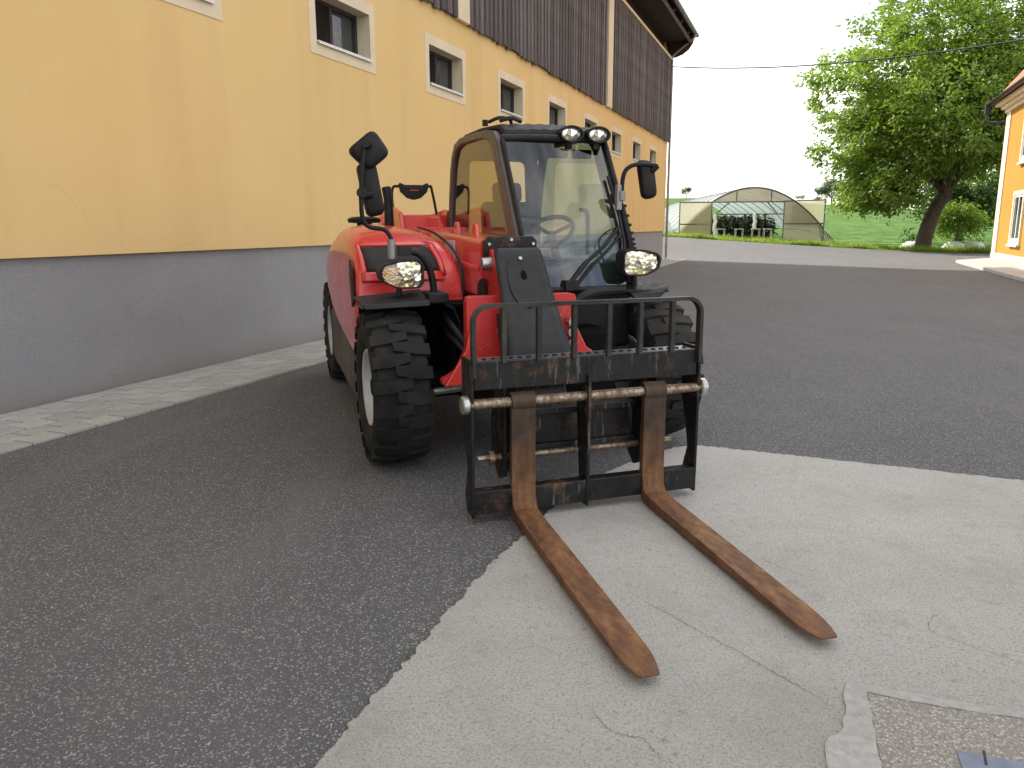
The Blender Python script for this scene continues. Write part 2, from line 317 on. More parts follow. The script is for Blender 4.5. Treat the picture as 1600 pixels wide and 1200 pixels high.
M['leaf2'] = leaf('bush leaf', (.035, .075, .018), (.085, .15, .03))
M['leaf3'] = leaf('grey green leaf', (.085, .12, .08), (.13, .17, .11), .3)
M['leafdark'] = leaf('dark potted plant leaf', (.012, .025, .010), (.03, .05, .02), .2)
M['grass'] = leaf('grass blade', (.14, .21, .025), (.28, .36, .055), .45)
M['weed'] = leaf('weed blade', (.05, .09, .02), (.12, .17, .04), .4)
M['bark'] = simple('bark', (.085, .066, .05), .9, 0, .4, 5, .8, 12)
def film(name, col, tr):
    t = NT(name); t.t.nodes.remove(t.b); n = t.ramp(t.noise(1.2, 6, .65), [(.3, tuple(x * .85 for x in col)), (.7, col)])
    d = t.n('ShaderNodeBsdfDiffuse', {'Color': n}); l = t.n('ShaderNodeBsdfTranslucent', {'Color': n}); p = t.n('ShaderNodeBsdfTransparent')
    m = t.n('ShaderNodeMixShader', {0: .5}); m2 = t.n('ShaderNodeMixShader', {0: tr})
    t.t.links.new(d.outputs[0], m.inputs[1]); t.t.links.new(l.outputs[0], m.inputs[2]); t.t.links.new(m.outputs[0], m2.inputs[1]); t.t.links.new(p.outputs[0], m2.inputs[2]); t.t.links.new(m2.outputs[0], t.out.inputs[0]); return t.m
M['film'] = film('dusty greenhouse film', (.50, .46, .34), .10)
M['net'] = film('windbreak net', (.50, .48, .33), .18)
M['clear'] = film('clear roof film', (.72, .76, .80), .25)
M['galv'] = simple('galvanised tube', (.17, .17, .17), .45, .6, .15, 8)
M['fleece'] = simple('white fleece', (.78, .80, .82), .8, 0, .06, 2)
M['table'] = simple('white table', (.7, .7, .7), .6)

# ------------------------------------------------------------------ terrain and paving
def sst(a, b, v):
    t = min(1, max(0, (v - a) / (b - a))); return t * t * (3 - 2 * t)
def H(x, y):
    g = min(.95, max(0., .78 - (x - 9) * .06))
    h = sst(33, 44, y) * g
    if y > 52:
        k = min(1, max(0, (y - 52) / 100.)); top = 6.6 - 2.9 * sst(35, 85, x) - .9 * sst(100, 260, x)
        h = h * (1 - k) + top * (k ** .9) if y < 152 else top - (y - 152) * .03
    return h
def axis(*segs):
    out = []
    for a, b, st in segs: out += list(np.arange(a, b, st))
    return out + [segs[-1][1]]
xs = axis((-400, -40, 40), (-40, 0, 8), (0, 60, 2), (60, 140, 6), (140, 600, 40)); ys = axis((-120, -20, 20), (-20, 30, 6), (30, 60, 1.5), (60, 180, 6), (180, 900, 60))
mb = MB(); mb.grid([[(x, y, H(x, y) - .03 - .12 * sst(6, 4, abs(0)) * 0) for x in xs] for y in ys])
tag(mb.build('ground', M['field'], smooth=180), kind='structure')
EX = [(-30, 44), (4, 44), (9, 43.5), (13, 42), (17, 41), (20, 39.6), (24, 38), (40, 34)]
def edge(x):
    for (a, b), (c, d) in zip(EX, EX[1:]):
        if a <= x <= c: return b + (d - b) * (x - a) / (c - a)
    return EX[-1][1]
mb = MB(); rows = []
N_ = 46
for j in range(N_ + 1):
    row = []
    for i in range(70):
        x = -28 + i; e = edge(x) + .25 * math.sin(x * 2.1) * (1 if j == N_ else 0); t_ = j / N_
        y = -14 + (e + 14) * t_ ** .8
        row.append((x, y, H(x, y)))
    rows.append(row)
mb.grid(rows); tag(mb.build('asphalt_yard', M['asphalt'], smooth=180), kind='structure')
def jag(poly, step, amp, r):
    out = []
    for (a, b) in zip(poly, poly[1:]):
        a, b = Vector(a), Vector(b); n = max(1, int((b - a).length / step)); pr = Vector((-(b - a).y, (b - a).x)).normalized()
        for k in range(n): 
            q = a + (b - a) * k / n + pr * r.uniform(-amp, amp); out.append((q.x, q.y))
    out.append(tuple(poly[-1])); return out
border = jag([(-1.35, -.3), (-.53, 1.81), (-.416, 2.137), (-.326, 2.373), (-.259, 2.587), (-.085, 3.076), (.086, 3.427), (.33, 4.04), (.66, 4.42), (.95, 4.72), (1.08, 4.81), (1.2, 4.84), (2.1, 4.44), (2.83, 4.1), (6.5, 2.4)], .018, .010, rng)
poly = border + [(6.5, -.3)]
slab = MB(); slab.prism(poly, .012, (0, 0, -.004), (1, 0, 0), (0, 1, 0)); slab = tag(slab.build('concrete_slab', M['concrete']), kind='structure')
def strip(pts, wd, z, r, amp=.006):
    m = MB(); P = catmull([Vector((*p, 0)) for p in pts], 14); a, b = [], []
    for i, p in enumerate(P):
        d = P[min(i + 1, len(P) - 1)] - P[max(i - 1, 0)]; n = Vector((-d.y, d.x, 0)).normalized(); j = r.uniform(-amp, amp); k = wd * r.uniform(.35, 1.1) * min(1, 5 * i / len(P) + .1, 5 * (len(P) - 1 - i) / len(P) + .1)
        a.append(p + n * (j + k) + Vector((0, 0, z))); b.append(p + n * (j - k) + Vector((0, 0, z)))
    m.grid([a, b]); return m
for pts, wd in (([(.45, 2.78), (.502, 2.701), (.58, 2.6), (.662, 2.467), (.74, 2.37), (.814, 2.248), (.9, 2.12), (.955, 2.02)], .0011), ([(1.55, 2.62), (1.46, 2.5), (1.5, 2.42), (1.62, 2.3), (1.7, 2.2)], .0010), ([(.23, 2.05), (.27, 1.95), (.36, 1.9), (.4, 1.8)], .0011), ([(1.05, 3.1), (1.15, 2.95), (1.22, 2.9)], .0012)):
    o = strip(pts, wd, .0105, rng).build('crack', M['crack'], slab)
cem = [(.80, 1.45), (.82, 1.80), (.845, 1.885), (.93, 1.95), (.975, 2.05), (1.0, 2.12), (1.03, 2.165), (1.09, 2.165), (1.2, 2.115), (1.35, 2.06), (1.6, 1.985), (1.75, 1.93), (1.75, 1.895), (1.6, 1.94), (1.35, 2.02), (1.2, 2.065), (1.08, 2.12), (1.068, 2.122), (1.02, 1.97), (.965, 1.80), (.90, 1.45)]
m = MB(); m.prism(jag(cem + [cem[0]], .03, .006, rng)[:-1], .004, (0, 0, .0085), (1, 0, 0), (0, 1, 0)); m.build('cement_repair', M['cement'], slab)
agg = [(.90, 1.46), (.967, 1.80), (1.022, 1.968), (1.072, 2.117), (1.2, 2.06), (1.35, 2.015), (1.6, 1.935), (1.75, 1.89), (1.75, 1.45)]
m = MB(); m.prism(agg, .002, (0, 0, .0085), (1, 0, 0), (0, 1, 0)); m.build('aggregate_patch', M['aggregate'], slab)
m = MB(); m.prism([(-.10, -.10), (.14, -.18), (.18, -.06), (-.06, .02)], .003, (1.25, 1.83, .0108), (1, 0, 0), (0, 1, 0)); gt = m.build('drain_lid', M['grate'], slab, bevel=.001)
m = MB(); m.bar((1.235, 1.79, .0145), (1.262, 1.846, .0145), .006, .002); m.build('lid_slot', M['crack'], slab)
# weeds on the asphalt and concrete joint
m = MB()
for (cx, cy, n) in ((-.085, 3.05, 26), (-.12, 2.97, 14), (.07, 3.40, 30), (-.33, 2.36, 22), (-.37, 2.24, 18), (-.42, 2.1, 10), (-.30, 2.46, 8)):
    for _ in range(n):
        x, y = cx + rng.gauss(0, .018), cy + rng.gauss(0, .03); a = rng.uniform(0, 6.28); l = rng.uniform(.008, .022); dx, dy = math.cos(a), math.sin(a)
        m.add([(x - dy * .002, y + dx * .002, .002), (x + dy * .002, y - dx * .002, .002), (x + dx * l * .7, y + dy * l * .7, .004 + l * .7)], [(0, 1, 2)])
tag(m.build('joint_weeds', M['weed'], fix=False), 'small green weeds along the joint between asphalt and concrete', 'weeds', kind='stuff')

m = MB()
for _ in range(520):
    k = rng.random()
    if k < .45: a = border[rng.randrange(20, len(border) - 10)]; x, y = a[0] + rng.gauss(0, .05), a[1] + rng.gauss(0, .05)
    else: x, y = rng.uniform(-2.4, 3.2), rng.uniform(1.7, 7)
    q = rng.uniform(.0015, .0045); z = .0085
    m.add([(x + q, y, z), (x, y + q * rng.uniform(.6, 1.2), z), (x - q, y, z), (x, y - q, z), (x, y, z + q * .8), (x, y, z - .009)], [(0, 1, 4), (1, 2, 4), (2, 3, 4), (3, 0, 4), (1, 0, 5), (2, 1, 5), (3, 2, 5), (0, 3, 5)])
tag(m.build('loose_grit', M['stone'], fix=False), 'loose pale grit scattered over the asphalt and concrete yard', 'grit', kind='stuff')
# ------------------------------------------------------------------ barn
WA = R(20.63); WV = Vector((math.sin(WA), math.cos(WA), 0)); NV = Vector((math.cos(WA), -math.sin(WA), 0)); OFF = -5.649
barn = thing('barn', 'long yellow plastered barn with grey plinth and weathered board upper storey', 'barn', NV * OFF)
barn.rotation_euler = (0, 0, math.atan2(WV.y, WV.x))   # local x along the wall, local -y towards the yard
S0, S1, DEP, RID = -24., 33.1, 13., 13.6
wins = [5.30 + 3.005 * k for k in range(-3, 9)]
ZB, ZT = 3.57, 4.15
xsw = [S0]
for a in wins: xsw += [a + .135, a + 1.375]
xsw.append(S1); zsw = [1.18, ZB, ZT, 7.9]
m = MB()
for i in range(len(xsw) - 1):
    for k in range(3):
        if k == 1 and i % 2 == 1: continue
        m.add([(xsw[i], 0, zsw[k]), (xsw[i + 1], 0, zsw[k]), (xsw[i + 1], 0, zsw[k + 1]), (xsw[i], 0, zsw[k + 1])], [(0, 1, 2, 3)])
m.add([(S0, 0, 1.18), (S1, 0, 1.18), (S1, .06, 1.18), (S0, .06, 1.18)], [(0, 1, 2, 3)])
for x in (S0, S1): m.add([(x, 0, 1.18), (x, DEP, 1.18), (x, DEP, 8.9), (x, DEP / 2, RID), (x, .3, 8.9), (x, 0, 7.9)], [(0, 1, 2, 3, 4, 5)])
m.add([(S0, DEP, 0), (S1, DEP, 0), (S1, DEP, 8.9), (S0, DEP, 8.9)], [(0, 1, 2, 3)])
m.build('wall', M['yellow'], barn, fix=False)
m = MB(); m.b2((S0, .045, -.05), (S1 - .03, .4, 1.179)); m.b2((S1 - .43, .4, -.05), (S1 - .03, DEP, 1.179)); m.build('plinth', M['plinth'], barn)
# windows
wme = None
m = MB()
o4 = [(0, 0), (1.51, 0), (1.51, .87), (0, .87)]; i4 = [(.135, .14), (1.375, .14), (1.375, .72), (.135, .72)]
m.ring(o4, i4, .008, (0, 0, 3.43), (1, 0, 0), (0, 0, 1)); sur = m.mesh('surround', M['cream'])
m = MB(); D_ = .27
for q in ([(.135, .14), (1.375, .14)], [(1.375, .14), (1.375, .72)], [(1.375, .72), (.135, .72)], [(.135, .72), (.135, .14)]):
    m.add([(q[0][0], -.008, q[0][1]), (q[1][0], -.008, q[1][1]), (q[1][0], D_, q[1][1]), (q[0][0], D_, q[0][1])], [(0, 1, 2, 3)])
rev = m.mesh('reveal', M['reveal'])
m = MB(); m.box((.755, D_ / 2 - .015, .15), (1.236, D_ + .04, .016)); m.box((.755, -.037, .138), (1.236, .006, .03)); sil = m.mesh('sill', M['sill'])
m = MB(); m.ring([(.14, .16), (1.37, .16), (1.37, .715), (.14, .715)], [(.19, .20), (1.32, .20), (1.32, .675), (.19, .675)], .05, (0, D_ - .04, 0), (1, 0, 0), (0, 0, 1)); m.b2((.72, D_ - .09, .20), (.78, D_ - .04, .675)); wfr = m.mesh('window_frame', M['darkwood'])
m = MB()
for k in range(22): m.box((.455, D_ - .07, .21 + k * .0215), (.53, .03, .006), Matrix.Rotation(R(35), 3, 'X'))
lou = m.mesh('louver', M['louver'])
m = MB(); m.b2((.78, D_ - .06, .2), (1.32, D_ - .055, .675)); pan = m.mesh('pane', M['glass_house'])
m = MB(); m.b2((.19, D_ - .03, .2), (.72, D_ - .025, .675)); bkm = m.mesh('backing', M['louver'])
for i, a in enumerate(wins):
    if a < 2: continue
    wo = inst('window', wfr, barn, (a, 0, 3.43)); 
    inst('surround', sur, wo, (0, 0, -3.43)); inst('reveal', rev, wo); inst('sill', sil, wo); inst('louver', lou, wo); inst('pane', pan, wo); inst('backing', bkm, wo)
# board cladding: backing sheet, proud boards, posts
m = MB(); m.b2((S0, -.035, 4.75), (S1 - .02, -.004, 7.85)); m.build('board_backing', M['darkwood'], barn)
posts = [(-17.8, -17.3), (-7.7, -7.2), (2.3, 2.8), (12.4, 12.86), (22.57, 23.12)]
for a, b in posts:
    m = MB(); m.b2((a, -.09, 4.72), (b, -.004, 7.8)); m.build('post', M['cream'], barn, bevel=.008)
bw = .155; per = .222; far = MB(); bms = []
for v in range(4):
    q = MB(); zz = -.03 + .015 * v
    q.b2((0, -.078, zz), (bw, -.038, 3.12)); bms.append(q.mesh('board', M['board']))
x = S0 + .05
while x < S1 - .2:
    if not any(a - bw < x < b for a, b in posts):
        if x < 10.5: far.b2((x, -.078, 4.72), (x + bw, -.038, 7.84))
        else: inst('board', bms[rng.randrange(4)], barn, (x + rng.uniform(-.008, .008), rng.uniform(-.006, .006), 4.73))
    x += per
tag(far.build('board_row', M['board'], barn), kind='stuff')
m = MB(); m.b2((S0, -.12, 7.845), (S1 + .02, -.02, 7.93)); m.build('trim_rail', M['cream'], barn)
m = MB(); m.b2((S0, .25, 7.9), (S1 - .05, .3, 9.6)); m.build('upper_wall', M['darkwood'], barn)
m = MB()
k = 0
while S0 + k * 1.7 < S1:
    m.bar((S0 + .2 + k * 1.7, -.8, 8.62), (S0 + .2 + k * 1.7, 1.2, 10.02), .14, .18); k += 1
m.build('rafters', M['darkwood'], barn)
m = MB(); m.b2((S0, -.80, 8.42), (S1 + .05, -.76, 8.60)); m.b2((S0, -.76, 8.56), (S1, .26, 8.60)); m.build('fascia_board', M['darkwood'], barn)
m = MB(); E0 = Vector((0, -.87, 8.78)); pitch = math.atan2(RID - 8.78, DEP / 2 + .87)
for sgn in (0, 1):
    y0, y1 = (-.87, DEP / 2) if not sgn else (DEP + .87, DEP / 2)
    m.add([(S0 - .5, y0, 8.78), (S1 + .42, y0, 8.78), (S1 + .42, y1, RID + .1), (S0 - .5, y1, RID + .1), (S0 - .5, y0, 8.90), (S1 + .42, y0, 8.90), (S1 + .42, y1, RID + .24), (S0 - .5, y1, RID + .24)],
          [(0, 1, 2, 3), (4, 7, 6, 5), (0, 4, 5, 1), (1, 5, 6, 2), (0, 3, 7, 4)])
roof = m.build('roof', M['roofunder'], barn)
m = MB()
for j in range(4):
    for i in range(int((S1 + .9 - 20) / .3)):
        xx = 20 + i * .3; yy = -.93 + j * .33; zz = 8.93 + (yy + .87) * math.tan(pitch) + .02
        m.box((xx, yy + .18, zz + .13), (.28, .40, .02), Matrix.Rotation(pitch - .06, 3, 'X'))
tag(m.build('roof_tiles', M['tile'], barn), kind='stuff')
# curved verge board at the gable end
pr = [(-.93, 8.62), (-.86, 8.42), (-.72, 8.22), (-.5, 8.06), (-.25, 7.97), (.0, 7.93), (.3, 7.93), (.3, 9.55), (-.87, 8.78)]
m = MB(); m.prism(pr, .05, (S1 + .02, 0, 0), (0, 1, 0), (0, 0, 1)); m.build('verge_board', M['darkwood'], barn)
m = MB(); a_ = [(math.cos(q) * .085, math.sin(q) * .085) for q in np.linspace(math.pi, 2 * math.pi, 9)]; b_ = [(x * .88, z * .88) for x, z in a_[::-1]]
m.prism(a_ + b_, S1 + .5 - S0, (S0, -.965, 8.82), (0, 1, 0), (0, 0, 1)); m.build('gutter', M['zinc'], barn, smooth=40)
m = MB(); m.tube([(S1 - .1, -.965, 8.74), (S1 - .08, -.9, 8.6), (S1 - .06, -.35, 8.2), (S1 - .06, -.12, 8.0), (S1 - .06, -.11, 7.8)], .05, 12, 5); m.tube([(S1 - .06, -.11, 7.8), (S1 - .06, -.11, .05)], .05, 12)
for z in (.55, 1.3, 3, 5, 7): m.lathe([(-.03, .05), (-.03, .062), (.03, .062), (.03, .05)], 12, (S1 - .06, -.11, z), 'z')
m.build('downpipe', M['zinc'], barn, smooth=40)
# paving strip along the barn
PS = bpy.data.objects.new('paving_strip', None); COL.objects.link(PS); PS.location = NV * OFF; PS.rotation_euler = barn.rotation_euler; tag(PS, kind='structure')
m = MB(); m.b2((S0, -.965, -.05), (S1, .044, .003)); m.build('joint_bed', M['joint'], PS)
pms = []
for v in range(5):
    q = MB(); g_ = .006; a = .0 ; Lp, Wp = .235, .177; kx = .035
    pl = [(0, 0), (Lp * .5, kx), (Lp, 0), (Lp, Wp), (Lp * .5, Wp + kx), (0, Wp)]
    pl = [(0, 0), (Lp, 0), (Lp, Wp), (0, Wp)]
    pl = [(p_ + rng.uniform(-.002, .002), q_ + rng.uniform(-.002, .002)) for p_, q_ in pl]
    n_ = len(pl); vs = [(p_, q_, -.02) for p_, q_ in pl] + [(p_, q_, .006) for p_, q_ in pl] + [(Lp / 2 + (p_ - Lp / 2) * .955, Wp / 2 + (q_ - Wp / 2) * .94, .010) for p_, q_ in pl]
    q.add(vs, [(i, (i + 1) % n_, (i + 1) % n_ + n_, i + n_) for i in range(n_)] + [(i + n_, (i + 1) % n_ + n_, (i + 1) % n_ + 2 * n_, i + 2 * n_) for i in range(n_)] + [tuple(range(2 * n_, 3 * n_))])
    pms.append(q.mesh('paver', M['paver'], 30))
rest = MB(); cnt = 0
for r in range(5):
    x = S0 + (r % 2) * .125 + .01
    while x < S1 - .26:
        y = -.962 + r * .193
        if 2.9 < x < 17.2 and cnt < 300:
            inst('paver', pms[rng.randrange(5)], PS, (x, y, .012 + rng.uniform(-.002, .003)), (rng.uniform(-.006, .006), rng.uniform(-.006, .006), rng.uniform(-.006, .006))); cnt += 1
        else: rest.b2((x, y, -.01), (x + .242, y + .184, .021))
        x += .25
tag(rest.build('paver_rows', M['paver'], PS), kind='stuff')
m = MB(); x = 2.
# ------------------------------------------------------------------ house on the right
HA = R(21.5); HV = Vector((math.sin(HA), math.cos(HA), 0))
house = thing('house', 'bright yellow house with clay tile roof, dark gutter and white corner pilaster', 'house', (18.38, 30.07, 0), 0)
house.rotation_euler = (0, 0, math.atan2(-HV.y, -HV.x))   # local x runs along the wall, local +y into the house
HL, HE = 17., 5.43
MB().b2((0, 0, .35), (HL, 9, HE)).build('wall', M['house_yellow'], house)
MB().b2((-.05, -.05, -.1), (HL + .05, 9.05, .35)).build('plinth', M['stone'], house)
MB().b2((-.03, -.035, .35), (.66, -.002, HE)).build('corner_pilaster', M['cream'], house); MB().b2((-.035, -.002, .35), (-.002, .6, HE)).build('corner_pilaster', M['cream'], house)
m = MB()
for k, (pz, py) in enumerate(((.0, .10), (.13, .22), (.26, .40))): m.b2((-py, -py, HE - .02 + pz), (HL + py, 9 + py, HE + .11 + pz - .003))
m.build('cornice', M['cream'], house, bevel=.02)
for wx, wz, ww, wh in ((2.98, .84, 1.3, 1.52), (3.2, 3.55, 1.3, 1.4), (7.2, .84, 1.3, 1.52), (7.2, 3.55, 1.3, 1.4)):
    sq = lambda e: [(wx - e, wz - e), (wx + ww + e, wz - e), (wx + ww + e, wz + wh + e), (wx - e, wz + wh + e)]
    wo = MB().ring(sq(.13), sq(0), .06, (0, -.002, 0), (1, 0, 0), (0, 0, 1)).build('window', M['cream'], house)
    MB().b2((wx - .16, -.12, wz - .2), (wx + ww + .16, -.003, wz - .131)).build('sill', M['stone'], wo)
    m = MB().ring(sq(0), sq(-.08), .03, (0, -.001, 0), (1, 0, 0), (0, 0, 1)); m.b2((wx + ww / 2 - .04, -.031, wz + .08), (wx + ww / 2 + .04, -.002, wz + wh - .08)); m.build('frame', M['sill'], wo)
    for q in (0, 1): MB().b2((wx + .08 + q * (ww / 2 - .04), -.012, wz + .08), (wx + ww / 2 - .04 + q * (ww / 2 - .04), -.002, wz + wh - .08)).build('pane', M['glass_house'], wo)
HZ = HE + .36; m = MB(); OV = .46
m.add([(-OV, -OV, HZ), (HL + OV, -OV, HZ), (HL + OV, 9 + OV, HZ), (-OV, 9 + OV, HZ), (4.5, 4.5, HZ + 6.6), (HL - 4.5, 4.5, HZ + 6.6)], [(0, 1, 5, 4), (1, 2, 5), (2, 3, 4, 5), (3, 0, 4)])
hr = m.build('roof', M['tile'], house)
q = []
for k in range(7):
    a = math.pi * k / 6; q.append((-.1 * math.cos(a), .05 * math.sin(a)))
tm = MB(); tm.grid([[(x, 0, z) for x, z in q], [(x * .9, .42, z * .9) for x, z in q]]); tm.grid([[(x, 0, z) for x, z in q], [(x * .85, .0, z * .6) for x, z in q]])
tme = tm.mesh('roof_tile', M['tile'], 60)
sl = math.atan2(6.6, 4.5 + OV); cnt = 0
for j in range(8):
    for i in range(44):
        yy = -OV - .05 + j * .33 * math.cos(sl); xx = -OV + .1 + i * .21
        if xx < -OV + (yy + OV) or cnt >= 300: continue
        inst('roof_tile', tme, hr, (xx, yy, HZ + (yy + OV) * math.tan(sl) + .02), (sl, 0, rng.uniform(-.02, .02))); cnt += 1
a_ = [(math.cos(q) * .085, math.sin(q) * .085) for q in np.linspace(math.pi, 2 * math.pi, 9)]; b_ = [(x * .88, z * .88) for x, z in a_[::-1]]
MB().prism(a_ + b_, HL + 1.2, (-.58, -.58, HZ + .05), (0, 1, 0), (0, 0, 1)).build('gutter', M['gutterdark'], house, smooth=40); MB().prism(a_ + b_, 9.5, (-.58, -.48, HZ + .05), (1, 0, 0), (0, 0, 1), (0, 1, 0)).build('gutter', M['gutterdark'], house, smooth=40)
m = MB(); m.b2((-.70, -.68, HZ - .32), (-.46, -.48, HZ + .05)); m.tube([(-.58, -.58, HZ - .3), (-.58, -.58, HZ - .5), (-.54, -.5, HZ - .62), (-.2, .0, HZ - .68), (-.09, .3, HZ - .72), (-.09, .5, HZ - .85), (-.09, .5, 0)], .05, 10, 4); m.build('downpipe', M['gutterdark'], house, smooth=40)
m = MB(); m.prism([(-.3, -.05), (1.9, -1.46), (HL, -1.46), (HL, -.051)], .11, (0, 0, 0), (1, 0, 0), (0, 1, 0)); ter = m.build('terrace', M['stone'], None, bevel=.015); ter.location = house.location; ter.rotation_euler = house.rotation_euler; tag(ter, kind='structure')
# overhead cable
m = MB(); A, B = Vector((6.62, 33.4, 7.75)), Vector((15.2, 16.0, 6.7)); 
def pxw(px, py, y):
    d = fw + rt * ((px - 800) / 1213.2) + up * ((600 - py) / 1213.2); return Vector((0, 0, CAMH)) + d * (y / d.y)
A, B = pxw(1048, 104, 33.1), pxw(1640, 55, 21.)
m.tube([A + (B - A) * k / 16 - Vector((0, 0, .32 * 4 * (k / 16) * (1 - k / 16))) for k in range(17)], .022, 6); tag(m.build('overhead_cable', M['gutterdark'], smooth=60), 'thin overhead cable strung from the barn corner across the sky', 'cable')

# ------------------------------------------------------------------ greenhouse
GY = 47.; gz = .62
gh = thing('polytunnel', 'wide polytunnel greenhouse with cream film gable and dark open front', 'greenhouse', (14.3, GY, gz), R(-4))
def arc(x):   # roof line height above base over local x (-4.9..4.3)
    t_ = min(1, abs(x) / 4.6); return max(0, 2.95 * (1 - t_ ** 2.0))
XL, XR = -4.3, 4.15
ax_ = [XL + (XR - XL) * k / 28 for k in range(29)]
m = MB(); m.grid([[(x, y, arc(x)) for x in ax_] for y in np.linspace(0, 24, 9)]); m.build('roof_film', M['clear'], gh, smooth=180)
for y in np.linspace(0, 24, 11):
    m = MB(); m.tube([(x, y, arc(x) + .0) for x in ax_], .035 if y else .05, 6); m.build('hoop', M['galv'], gh, smooth=60)
def gable(x0, x1, z0, zf, name, mat_, th=.012, y=-.02):
    mm = MB(); xx = [x0 + (x1 - x0) * k / 10 for k in range(11)]
    mm.grid([[(x, y, z0) for x in xx], [(x, y, zf(x)) for x in xx]]); return mm.build(name, mat_, gh)
gable(-2.4, 1.78, 2.13, arc, 'gable_film', M['film']); gable(1.78, 4.1, -.4, arc, 'gable_film', M['film']); gable(XL, -2.4, -.05, arc, 'gable_film', M['film'])
gable(XL, -2.45, -.05, lambda x: 2.12, 'windbreak_net', M['net'], y=-.12); gable(2.0, 4.25, .9, lambda x: 2.2, 'windbreak_net', M['net'], y=.25)
m = MB()
for a, b in (((XL, -.13, -.1), (XL, -.13, 2.14)), ((-2.42, -.05, -.1), (-2.42, -.05, 2.14)), ((1.78, -.05, -.2), (1.78, -.05, 2.14)), ((4.2, .2, -.5), (4.2, .2, 2.2)), ((XL, -.13, 2.12), (1.78, -.05, 2.12)), ((1.78, -.05, 2.15), (4.25, .2, 2.22)), ((-2.4, -.05, 1.42), (1.78, -.05, 1.42)), ((XL, -.13, .85), (-2.42, -.06, .85)), ((1.78, -.05, .85), (4.15, -.05, .85)), ((-1.0, -.05, 2.12), (-1.0, -.05, arc(-1.0))), ((1.0, -.05, 2.12), (1.0, -.05, arc(1.0))), ((.8, -.05, 2.1), (1.7, 1.2, 1.5)), ((-2.0, 1.2, 1.4), (-1.4, -.05, 2.1))):
    m.tube([a, b], .035, 6)
m.build('frame', M['galv'], gh, smooth=60)
m = MB()
for x in (-2.2, .1):
    P = [(x + rng.uniform(-.05, .05), -.1, 1.45 - k * .22) for k in range(8 if x < 0 else 5)]; m.tube(P, .11, 7)
m.build('rolled_curtain', M['fleece'], gh, smooth=60)
def foliage(name, mat_, blobs, size, r, parent=None, droop=.3):
    """leaf cards scattered through ellipsoids: blobs = (centre, radii, count)"""
    vs, fs = [], []
    for (c, rad, n) in blobs:
        for _ in range(n):
            d = Vector((r.gauss(0, 1), r.gauss(0, 1), r.gauss(0, 1))).normalized() * (r.random() ** .45)
            p = Vector((c[0] + d.x * rad[0], c[1] + d.y * rad[1], c[2] + d.z * rad[2])); leafcard(vs, fs, p, size * r.uniform(.6, 1.3), r, droop)
    me = bpy.data.meshes.new(name); me.from_pydata(vs, [], fs); me.materials.append(mat_); o = bpy.data.objects.new(name, me); COL.objects.link(o)
    if parent: o.parent = parent
    return o
def leafcard(vs, fs, p, s, r, droop=.3, d=None):
    a = r.uniform(0, 2 * math.pi); d = d or Vector((math.cos(a), math.sin(a), r.uniform(-.9, .5) - droop)).normalized()
    sdv = d.cross(Vector((r.uniform(-1, 1), r.uniform(-1, 1), 1.))).normalized(); nrm = d.cross(sdv); o = len(vs); wv_ = s * .24
    vs.extend([p, p + d * s * .45 + sdv * wv_ + nrm * s * .06, p + d * s, p + d * s * .45 - sdv * wv_ + nrm * s * .06]); fs.extend([(o, o + 1, o + 2), (o, o + 2, o + 3)])
tag(foliage('potted_crop', M['leafdark'], [((x, y, .7), (.6, .9, .8), 420) for x in (-1.7, -.6, .6, 1.4) for y in (2.5, 5, 8)], .30, rng, gh), kind='stuff')
for x in (-1.6, -.5, .5, 1.2):
    m = MB(); m.box((x, 1.2, .55), (.5, .4, .05))
    for a in (-1, 1):
        for b in (-1, 1): m.box((x + a * .21, 1.2 + b * .16, .26), (.035, .035, .53))
    o = m.build('bench', M['table'], gh)
lp = thing('leaning_panel', 'grey slatted metal panel leaning against the right end of the polytunnel', 'panel', (18.75, 46.6, .30), R(-4))
for k in range(6):
    MB().bar((-.35 + k * .15, -.02, 0), (-.62 + k * .13, .0, 1.05 - k * .12), .05, .03, (0, 1, 0)).build('slat', M['zinc'], lp)
MB().bar((-.40, .03, .02), (.48, .03, .02), .05, .04).build('rail', M['zinc'], lp); MB().bar((-.66, .03, 1.05), (.06, .03, .45), .05, .04).build('rail', M['zinc'], lp)
# second tunnel at the barn edge
g2 = thing('film_tunnel', 'low blue white film tunnel just beyond the barn corner', 'greenhouse', (7.6, 50, .7), 0)
m = MB(); q = [(2.6 * math.cos(a), 2.15 * math.sin(a)) for a in np.linspace(0, math.pi, 17)]
m.grid([[(x, y, z) for x, z in q] for y in np.linspace(0, 20, 12)]); m.build('film', M['clear'], g2, smooth=180)
for y in np.linspace(0, 20, 14): MB().tube([(x, y, z + .01) for x, z in q], .03, 6).build('hoop', M['fleece'], g2, smooth=60)
m = MB(); m.b2((4.2, -1.5, -.6), (4.26, -1.44, .5))
